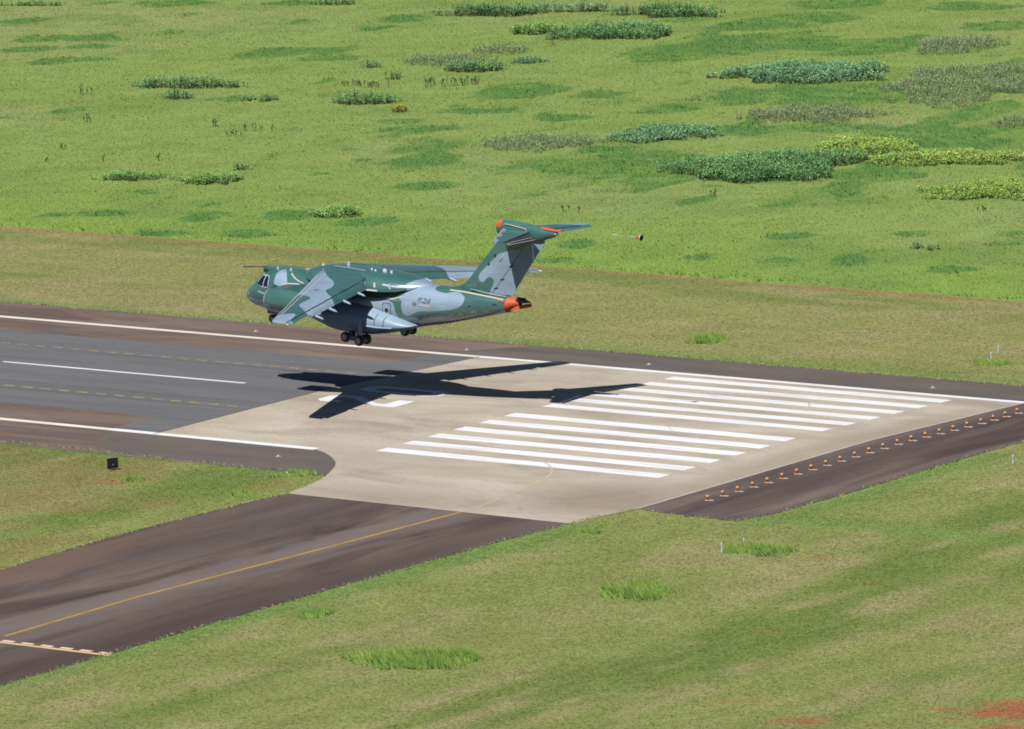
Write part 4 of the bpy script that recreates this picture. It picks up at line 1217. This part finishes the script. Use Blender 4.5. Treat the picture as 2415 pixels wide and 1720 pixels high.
def blades(x, y, h, w, lean, col, ang=None):
    n = len(x)
    a = rng.uniform(-math.pi / 2, math.pi / 2, n) if ang is None else ang
    z = gz(y) - .02
    dx, dy = np.cos(a) * w / 2, np.sin(a) * w / 2
    la = rng.uniform(0, 2 * math.pi, n)
    lx = (np.cos(la) * .55 - .45) * lean * h
    ly = (np.sin(la) * .55 - .25) * lean * h
    V = np.empty((n, 3, 3))
    V[:, 0] = np.stack([x - dx, y - dy, z], 1)
    V[:, 1] = np.stack([x + dx, y + dy, z], 1)
    V[:, 2] = np.stack([x + lx, y + ly, z + h], 1)
    C = np.repeat(col[:, None, :], 3, 1)
    return V.reshape(-1, 3), C.reshape(-1, 3)

def scatter(P, dens):
    P = np.array(P, float)
    lo, hi = P.min(0), P.max(0)
    n = int((hi - lo).prod() * dens)
    x, y = rng.uniform(lo[0], hi[0], n), rng.uniform(lo[1], hi[1], n)
    m = inpoly(x, y, P)
    return x[m], y[m]

def upnormals(o, per=3, sg=.22):
    """blades take the soft shading of the sward: their normals point mostly up"""
    me = o.data
    n = len(me.vertices)
    N_ = rng.normal(0, sg, (n // per, 1, 3)).repeat(per, 1).reshape(-1, 3)
    N_[:, 2] = 1
    N_ /= np.linalg.norm(N_, axis=1)[:, None]
    me.polygons.foreach_set('use_smooth', np.ones(len(me.polygons), bool))
    me.normals_split_custom_set_from_vertices(N_)

def grass_object(name, V, C, label, mat):
    o = bigmesh(name, V, np.arange(len(V)).reshape(-1, 3), 3, mat, col=C)
    upnormals(o)
    tag(o, label, 'grass', kind='stuff')
    return o

# tall wild grass of the far field
FIELD = [(-345, 235), (-120, 325), (35, 72.6), (-165, 72.6)]
x, y = scatter(FIELD, 20)
_, lu, c = lookup(x, y)
lu = sstep(.30, .62, lu * .78 + 1.7 * (fbm(.93 * x + .36 * y, (-.36 * x + .93 * y) * .55, 1.9, 55, 3) - .5)) * sstep(.02, .2, lu)
c = mix(c, LUSHC, lu * .92)
yl = sstep(.62, .75, fbm(x * .5, y, 3.0, 57, 2)) * lu
c = mix(c, np.array((.215, .335, .070)), yl * .8)
patch = fbm(x, y, 1.6, 51, 2)
h = (.03 + .17 * patch) * rng.uniform(.5, 1.4, len(x)) * (1 + .9 * lu)
h *= 1 + 2.2 * sstep(76, 73, y) * (patch > .5)
c = c * rng.uniform(.90, 1.17, (len(x), 1)) * 1.30
dry = rng.random(len(x)) < .10
c[dry] = c[dry] * .5 + np.array((.42, .38, .18)) * .55
V, C = blades(x, y, h, rng.uniform(.06, .15, len(x)), .95, c)
grass_object('tall_grass', V, C, 'tall yellow-green wild grass of the far field', M['grass'])

# short mown grass on both verges
Vs, Cs = [], []
for P, dn in (([(-165, 31.6), (-178, 72.4), (36, 72.4), (58, 31.7)], 20), ([(37.0, -41.4), (37.9, -34.0), (43.5, -34.5), (49.2, -34.8), (50.4, -30), (50.8, -19.8), (50.8, 31), (62, 33), (132, -82), (62, -140), (41, -140), (39.1, -112), (38.9, -99.8), (38.1, -85.7), (37.1, -62.3), (37.0, -50)], 24), ([(-60, -31.6), (2.9, -32.8), (4.1, -35.4), (5.6, -40.6), (5.2, -47), (5.2, -59.4), (5.8, -68.6), (7.0, -78.1), (9, -92), (-25, -75)], 24)):
    x, y = scatter(P, dn)
    c = lookup(x, y)[0] * rng.uniform(.82, 1.26, (len(x), 1)) * 1.36
    gr = rng.random(len(x)) < .42      # living tufts stand in the bare soil too
    c[gr & (c[:, 0] > c[:, 1])] = np.array((.25, .30, .105)) * 1.2
    uu = np.where(y < 0, x + .12 * y, y); vv = np.where(y < 0, y, x)
    fine = fbm(vv * .35, uu, 1.5, 63, 3)
    dry = rng.random(len(x)) < .04 + .55 * sstep(.50, .70, fine)
    dkb = (rng.random(len(x)) < .5 * sstep(.46, .32, fine)) & ~dry
    c[dkb] *= np.array((.80, .90, .80))
    c[dry] = c[dry] * .55 + np.array((.42, .365, .195)) * .72
    n = len(x)
    a = rng.uniform(0, 2 * math.pi, n); l_ = rng.uniform(.10, .34, n); w_ = rng.uniform(.05, .12, n)
    z = gz(y) + .004
    V = np.empty((n, 3, 3))
    V[:, 0] = np.stack([x + np.sin(a) * w_ / 2, y - np.cos(a) * w_ / 2, z], 1)
    V[:, 1] = np.stack([x + np.cos(a) * l_, y + np.sin(a) * l_, z + rng.uniform(.01, .05, n)], 1)
    V[:, 2] = np.stack([x - np.sin(a) * w_ / 2, y + np.cos(a) * w_ / 2, z], 1)
    V = V.reshape(-1, 3); C = np.repeat(c, 3, 0)
    Vs.append(V); Cs.append(C)
def border(pts, dens, over, dry_p):
    """tufts and straw creeping over a pavement edge"""
    for (x0, y0), (x1, y1) in zip(pts[:-1], pts[1:]):
        L_ = math.hypot(x1 - x0, y1 - y0)
        n = max(4, int(L_ * dens))
        t = rng.random(n)
        cl = vnoise(x0 + (x1 - x0) * t, y0 + (y1 - y0) * t, 1.4, 33)
        d = rng.normal(0, .22, n) + (cl - .45) * over
        x = x0 + (x1 - x0) * t - (y1 - y0) / L_ * d
        y = y0 + (y1 - y0) * t + (x1 - x0) / L_ * d
        c = np.where((rng.random(n) < dry_p)[:, None], np.array((.40, .35, .20)), np.array((.165, .250, .075))) * rng.uniform(.8, 1.2, (n, 1)) * 1.3
        V, C = blades(x, y, rng.uniform(.04, .17, n), rng.uniform(.07, .16, n), 1.2, c)
        V[:, 2] += .03
        Vs.append(V); Cs.append(C)
border([(-160, 31.35), (60, 31.5)], 16, 1.0, .55)
border([(-60, -31.3), (-24, -31.4), (3.4, -32.6)], 16, -1.0, .3)
border([(3.7, -33.0), (4.5, -35.2), (5.4, -38), (6.0, -40.7), (5.5, -47), (5.5, -59.4), (6.1, -68.6), (7.3, -78.1), (9.5, -95)], 14, -.8, .4)
border([(37.0, -41.2), (36.8, -50), (36.9, -62.3), (37.9, -85.7), (38.7, -99.8), (39.3, -116)], 16, .8, .2)
border([(36.9, -41.3), (37.4, -37.4), (37.9, -33.7), (43.5, -34.2), (48.9, -34.5), (49.9, -30), (50.35, -19.8), (50.45, 23)], 16, .8, .3)
grass_object('mown_grass', np.concatenate(Vs), np.concatenate(Cs), 'short mown grass on the verges beside the pavement', M['grass'])

def thicket(name, cx, cy, hw, hd, ang, H, kind, label, cat='shrub', group=None, dens=None):
    """a clump of leafy stems on an uneven footprint"""
    area = math.pi * hw * hd
    root = empty(name, gpt(cx, cy))
    pal = {'dark': [(.056, .128, .052), (.092, .188, .072), (.135, .230, .098)], 'blue': [(.062, .135, .070), (.095, .190, .092), (.155, .260, .138)],
           'mid': [(.085, .185, .055), (.140, .265, .075), (.190, .320, .095)], 'yellow': [(.150, .270, .060), (.260, .380, .080), (.400, .470, .110)],
           'grey': [(.110, .175, .080), (.185, .235, .120), (.270, .305, .175)], 'flower': [(.070, .110, .040), (.150, .190, .050), (.55, .36, .03)],
           'lime': [(.150, .300, .050), (.220, .390, .065), (.330, .500, .085)]}[kind]
    pal = np.array(pal) * {'dark': 2.9, 'blue': 3.1, 'mid': 2.6, 'yellow': 2.1, 'grey': 1.2, 'flower': 1.5, 'lime': 1.2}[kind]
    dn = dens or {'grey': 11, 'yellow': 12}.get(kind, 13)
    npl = max(14, int(area * dn))
    r_ = np.sqrt(rng.random(npl)); a_ = rng.uniform(0, 2 * math.pi, npl)
    ph = rng.uniform(0, 6.28, 4)
    rim = 1 + .08 * np.sin(2 * a_ + ph[0]) + .13 * np.sin(3 * a_ + ph[1]) + .12 * np.sin(5 * a_ + ph[2]) + .10 * np.sin(8 * a_ + ph[3])
    u, v = r_ * np.cos(a_) * rim * hw * 1.12, r_ * np.sin(a_) * rim * hd * 1.08
    ca, sa = math.cos(ang), math.sin(ang)
    px, py = u * ca - v * sa, u * sa + v * ca
    ht = H * (.45 + .95 * fbm(px + cx, py + cy, 1.7, 71, 2)) * (1 - .45 * r_ ** 4) * rng.uniform(.78, 1.18, npl)
    if kind not in ('lime', 'flower'):
        keep = fbm(px + cx, py + cy, 3.0, 77, 2) + .55 * (1 - r_) > (.48 if kind == 'grey' else .40)
        if keep.sum() < 8: keep[:] = True
        px, py, ht = px[keep], py[keep], ht[keep]; npl = len(px)
    tone = fbm(px + cx, py + cy, 3.2, 81, 2)
    # stems
    base_z = gz(py + cy) - gz(cy) - .03
    w = .035
    sa_ = rng.uniform(0, math.pi, npl)
    SV = np.empty((npl, 3, 3))
    SV[:, 0] = np.stack([px - np.cos(sa_) * w, py - np.sin(sa_) * w, base_z], 1)
    SV[:, 1] = np.stack([px + np.cos(sa_) * w, py + np.sin(sa_) * w, base_z], 1)
    SV[:, 2] = np.stack([px, py, base_z + ht * .9], 1)
    sc = np.tile(np.array((.24, .31, .15)) if kind == 'grey' else np.array((.17, .20, .09)), (npl * 3, 1))
    bigmesh('stems', SV.reshape(-1, 3), np.arange(npl * 3).reshape(-1, 3), 3, M['stalk'], root, sc)['kind'] = 'stuff'
    # leaves up each stem
    nl = {'grey': 8}.get(kind, 12)
    lx = np.repeat(px, nl); ly = np.repeat(py, nl); lh = np.repeat(ht, nl); lt = np.repeat(tone, nl)
    n = len(lx)
    lev = rng.uniform(.08, 1.0, n) ** .7
    sz = rng.uniform(.09, .25, n) * (.75 + .35 * H / 1.5)
    az = rng.uniform(0, 2 * math.pi, n); tl = rng.uniform(-.5, .9, n)
    if kind == 'grey': tl = rng.uniform(.5, 1.4, n); sz = sz * .85
    if kind == 'lime': tl = rng.uniform(.9, 1.45, n); sz = sz * 1.15
    d = np.stack([np.cos(az) * np.cos(tl), np.sin(az) * np.cos(tl), np.sin(tl)], 1)
    s = np.stack([-np.sin(az), np.cos(az), np.zeros(n)], 1)
    o = np.stack([lx, ly, np.repeat(base_z, nl) + lh * lev], 1) + rng.normal(0, .05, (n, 3))
    wd = {'grey': .22, 'lime': .2}.get(kind, .36)
    LV = np.empty((n, 4, 3))
    LV[:, 0] = o
    LV[:, 3] = o + d * sz[:, None] * .5 + s * (sz * wd)[:, None]
    LV[:, 2] = o + d * sz[:, None]
    LV[:, 1] = o + d * sz[:, None] * .5 - s * (sz * wd)[:, None]
    t = np.clip(lt * .9 + rng.normal(0, .22, n) - .05, 0, 1)
    lc = np.where((t < .5)[:, None], pal[0] + (pal[1] - pal[0]) * (t * 2)[:, None], pal[1] + (pal[2] - pal[1]) * (t * 2 - 1)[:, None])
    if kind == 'grey':       # green leaves below, pale seed heads above
        low = lev < rng.uniform(.35, .6, n)
        lc[low] = np.array((.240, .380, .150)) * rng.uniform(.8, 1.5, (low.sum(), 1))
        lc[~low] = np.array((.370, .480, .245)) * rng.uniform(.8, 1.2, ((~low).sum(), 1))
    if kind == 'flower':
        top = (lev > .55) & (rng.random(n) < .75)
        lc[top] = pal[2] * rng.uniform(.8, 1.2, (top.sum(), 1)); lc[~top] = pal[0] * rng.uniform(.8, 1.6, ((~top).sum(), 1))
    lc = lc * rng.uniform(.85, 1.2, (n, 1))
    fo = bigmesh('foliage', LV.reshape(-1, 3), np.arange(n * 4).reshape(-1, 4), 4, M['leaf'], root, np.repeat(lc, 4, 0))
    fo['kind'] = 'stuff'
    upnormals(fo, 4, .38)
    return tag(root, label, cat, group)

G1 = 'thickets in the wild field'
TH = [
 ('T1',-192.8,174.6,5.9,1.8,.34,1.6,'dark','long dark green hedge-like thicket in the upper left field'),
 ('T2',-186.3,176.3,.7,.8,.34,1.4,'dark','small round dark bush at the right end of the long upper left thicket'),
 ('T3',-185.8,165.3,1.7,1.4,.35,1.4,'dark','compact dark bush just in front of the long upper left thicket'),
 ('T4',-160.0,170.2,3.7,1.8,.35,1.7,'dark','dark green thicket left of the yellow flowering bush'),
 ('T5',-182.7,198.7,1.1,.9,.34,1.3,'blue','small bluish-green bush standing alone above the yellow flowering bush'),
 ('T6',-167.6,200.7,3.3,2.3,.34,1.5,'dark','dark green thicket in the upper middle of the field with dead stalks in front'),
 ('T7a',-185.4,235.6,3.2,2.5,.32,1.6,'mid','lighter green thicket touching the left end of the long dark one near the top'),
 ('T7b',-173.1,236.8,7.2,5.4,.33,1.7,'dark','long dark thicket near the top, right of a lighter green one'),
 ('T8a',-204.7,250.2,6.3,2.8,.32,1.7,'dark','leftmost of the three thickets along the top edge'),
 ('T8b',-195.8,256.7,6.2,1.2,.32,1.6,'blue','middle one of the three thickets along the top edge'),
 ('T8c',-180.1,257.6,6.9,3.3,.32,1.7,'dark','rightmost of the three thickets along the top edge'),
 ('T9',-123.7,210.6,9.6,6.9,.34,1.6,'blue','broad bluish-green thicket left of the grey weeds at the upper right'),
 ('T10',-76.8,139.7,8.2,10.1,.37,1.8,'dark','largest dark thicket, right of centre above the tail, yellow-green growth behind'),
 ('T11',-77.0,157.1,5.3,7.3,.37,1.1,'yellow','yellow-green thicket right behind the largest dark thicket'),
 ('T12',-62.6,153.8,8.0,4.7,.37,1.0,'yellow','long yellow-green low thicket right of the largest dark thicket'),
 ('T13',-43.6,134.1,6.0,6.4,.38,.9,'yellow','bright yellow-green low thicket at the right edge of the field'),
 ('T14a',-97.7,210.7,10.6,16.9,.35,1.3,'grey','wide mass of grey-green weeds at the upper right'),
 ('T14c',-122.7,240.7,5.5,6.6,.33,1.2,'grey','grey-green weeds furthest back at the upper right'),
 ('T14b',-100.4,178.8,8.8,5.4,.36,1.2,'grey','long row of grey-green weeds below the broad bluish thicket'),
 ('T15',-106.3,159.0,5.2,6.0,.36,1.0,'blue','loose blue-green weeds left above the largest dark thicket'),
 ('T16',-115.3,147.4,6.5,5.1,.36,1.0,'grey','grey-green weeds in the middle of the field above the fin'),
 ('T17',-141.7,107.3,4.0,2.2,.37,1.0,'mid','left one of the two green weed strips in the lower left field'),
 ('T18',-131.4,108.6,2.9,2.6,.37,1.2,'mid','right one of the two green weed strips in the lower left field'),
 ('T19',-134.8,118.0,.9,1.0,.37,1.1,'mid','small green bush behind the right weed strip in the lower left field'),
 ('T20',-100.0,92.8,3.0,2.4,.38,1.1,'mid','green leafy clump above the aircraft, close to the field border'),
 ('T21a',-27.0,97.4,.8,.9,.39,.9,'dark','left one of two small dark bushes near the right field border'),
 ('T21b',-24.8,97.5,.7,.8,.39,.8,'dark','right one of two small dark bushes near the right field border'),
 ('T22a',-176.8,206.7,4.9,4.7,.34,1.1,'grey','pale grey-green weeds right of the lone bluish bush in the upper middle'),
 ('T22b',-176.6,217.4,3.6,3.0,.33,1.1,'grey','pale grey-green weeds between the top thickets and the upper middle thicket'),
 ('T24a',-176.1,167.5,.9,1.4,.35,.9,'mid','left one of two small bushes right of the long upper left thicket'),
 ('T24b',-173.4,167.8,.9,1.6,.35,1.1,'dark','right one of two small bushes right of the long upper left thicket'),
 ('T25a',-274.8,238.0,5.1,.9,.31,.8,'mid','low green strip of shrubs in the top left corner'),
 ('T25b',-233.3,252.6,3.6,.9,.31,1.1,'dark','low dark shrub at the top edge left of the three thickets'),
 ('T23',-150.6,165.3,1.0,.9,.35,1.1,'flower','bush with yellow flowers in the middle of the field'),
 ('T26',-166.4,209.8,1.9,2.0,.34,.8,'blue','low blue-green shrub right of the upper middle thicket'),
 ('T26b',-174.4,224.6,.8,.8,.33,1.0,'grey','small grey round bush below the lighter green top thicket'),
 ('T14d',-73.5,182.7,2.5,4.0,.36,1.0,'grey','grey-green weeds at the right edge below the wide weed mass'),
 ('T26c',-122.4,186.4,1.0,.9,.35,.9,'grey','small grey-green tuft left of the long row of weeds'),
]
for _, cx, cy, hw, hd, an, H, kd, lb in TH:
    H *= .88
    thicket('weed_thicket' if kd == 'grey' else ('flowering_bush' if kd == 'flower' else 'shrub_thicket'), cx, cy, hw, hd, an, H, kd, lb, 'weeds' if kd == 'grey' else 'shrub', G1)

G2 = 'tall tufts left in the mown grass'
def tuft(cx, cy, hw, hd, an, H, label):
    n = int(math.pi * hw * hd * 110)
    H *= 1.25
    r_ = np.sqrt(rng.random(n)); a_ = rng.uniform(0, 2 * math.pi, n)
    ph = rng.uniform(0, 6.28, 3)
    rim = 1 + .16 * np.sin(2 * a_ + ph[0]) + .12 * np.sin(5 * a_ + ph[1]) + .08 * np.sin(9 * a_ + ph[2])
    u, v = r_ * np.cos(a_) * rim * hw, r_ * np.sin(a_) * rim * hd
    x = cx + u * math.cos(an) - v * math.sin(an); y = cy + u * math.sin(an) + v * math.cos(an)
    pt = fbm(x, y, 1.3, 91, 2)
    keep = pt + .75 * (1 - r_) + rng.normal(0, .12, n) > .52
    x, y, pt, r_ = x[keep], y[keep], pt[keep], r_[keep]
    n = len(x)
    h = H * (.35 + .9 * pt) * (1.05 - .6 * r_ ** 2) * rng.uniform(.6, 1.2, n)
    t = np.clip(fbm(x, y, 1.8, 95, 2) * 1.3 - .15 + rng.normal(0, .15, n), 0, 1)
    c = np.array((.150, .270, .065)) + (np.array((.330, .450, .100)) - np.array((.150, .270, .065))) * t[:, None]
    dk = rng.random(n) < .12
    c[dk] = np.array((.10, .24, .055))
    V, C = blades(x, y, h, rng.uniform(.05, .11, n), .8, c * 1.2)
    z0 = float(gz(cy))
    V = V - np.array((cx, cy, z0))
    r = empty('grass_tuft', gpt(cx, cy))
    o = bigmesh('grass_blades', V, np.arange(len(V)).reshape(-1, 3), 3, M['grass'], r, C)
    o['kind'] = 'stuff'
    upnormals(o)
    tag(r, label, 'grass tuft', G2)

for cx, cy, hw, hd, an, H, kd, lb in [
 (61.5,-91.4,4.5,3.9,.47,.85,'lime','largest bright green tuft of tall grass, at the bottom centre'),
 (60.4,-62.5,3.2,3.2,.46,.75,'lime','bright lime tuft of tall grass right of centre in the near verge'),
 (58.5,-44.1,3.3,2.1,.45,.65,'lime','green tuft with two white posts below the runway end lights'),
 (43.0,-80.8,1.4,1.7,.46,.55,'lime','small green tuft beside the lower edge of the taxiway'),
 (-10.5,-41.7,1.1,1.3,.44,.5,'lime','small green tuft right below the black square board'),
 (.8,-33.2,1.7,1.9,.44,.5,'lime','lime tuft at the rounded concrete corner'),
 (3.4,-43.1,1.3,1.2,.44,.45,'lime','lime tuft at the upper mouth of the taxiway'),
 (-10.2,40.4,1.9,2.2,.41,.7,'lime','round green tuft on the far verge right of the tail'),
 (22.5,40.4,1.9,1.6,.42,.6,'lime','green tuft on the far verge at the right edge'),
 (41.2,-43.6,1.1,.7,.45,.4,'lime','tiny green tuft at the corner between taxiway and runway end')]:
    tuft(cx, cy, hw, hd, an, H, lb)

# dead stalks
def stalks(cx, cy, n, spread, H, label, dark=1.0):
    r = empty('dead_weed', gpt(cx, cy))
    px = rng.normal(0, spread, n); py = rng.normal(0, spread * .5, n)
    parts = []
    for k in range(n):
        h_ = H * rng.uniform(.6, 1.15)
        tx_, ty_ = rng.normal(0, .15 * h_), rng.normal(0, .15 * h_)
        b = (px[k], py[k], -.03)
        t = (px[k] + tx_, py[k] + ty_, h_)
        parts.append(tube([b, t], [.035, .02], 5))
        for q in range(4):
            f = rng.uniform(.3, .95); a = rng.uniform(0, 6.28); l = rng.uniform(.12, .30)
            m0 = (b[0] + (t[0] - b[0]) * f, b[1] + (t[1] - b[1]) * f, h_ * f)
            parts.append(tube([m0, (m0[0] + l * math.cos(a), m0[1] + l * math.sin(a), m0[2] + l * .7)], [.045, .02], 4))
    V, Fc = join(*parts)
    o = mobj('stalks', V, Fc, M['stalk'], r)
    o['kind'] = 'stuff'
    a = o.data.color_attributes.new('col', 'FLOAT_COLOR', 'POINT')
    cc = np.tile(np.array((.085 * dark, .080 * dark, .045 * dark, 1), np.float32), (len(V), 1))
    a.data.foreach_set('color', cc.ravel())
    tag(r, label, 'dead weeds', 'dead weed stalks in the field')
for cx, cy, n, sp, H, lb in [
 (-199.6,163.8,5,.5,1.2,'dark dead weed below the left end of the long upper left thicket'),
 (-181.2,143.9,4,.25,1.1,'single dark dead weed in the left field'),
 (-163.3,146.2,4,.25,1.1,'upright dead weed left of the yellow flowering bush'),
 (-155.3,140.3,5,.8,.9,'left one of two brown dead weed groups in the left field'),
 (-155.8,144.8,7,.9,.9,'right one of two brown dead weed groups in the left field'),
 (-167.0,123.5,3,.4,.7,'small dead weed near the left edge of the field'),
 (-160.9,114.0,2,.2,.7,'leftmost of three thin dead weeds above the lower left weed strips'),
 (-154.8,117.2,2,.2,.8,'middle one of three thin dead weeds above the lower left weed strips'),
 (-149.4,120.0,2,.2,.8,'rightmost of three thin dead weeds above the lower left weed strips'),
 (-171.8,182.5,9,1.0,.9,'brown dead stalks behind the left part of the dark thicket by the yellow bush'),
 (-169.0,182.5,9,.9,.9,'brown dead stalks behind the right part of the dark thicket by the yellow bush'),
 (-162.8,186.2,9,1.0,1.0,'left group of dark dead stalks below the upper middle thicket'),
 (-160.6,187.0,9,.9,1.0,'middle group of dark dead stalks below the upper middle thicket'),
 (-159.0,189.3,9,.9,1.0,'right group of dark dead stalks below the upper middle thicket'),
 (-171.5,189.5,9,.8,1.0,'dense dark dead weed between the lone bluish bush and the stalk rows'),
 (-77.9,105.5,4,.7,.7,'small dead weed in the field above the towed cone'),
 (-70.0,120.7,3,.25,.8,'dark dead weed below the largest dark thicket'),
 (-35.8,122.4,4,.5,.6,'small dead weed below the bright yellow-green thicket')]:
    stalks(cx, cy, n, sp, H, lb)
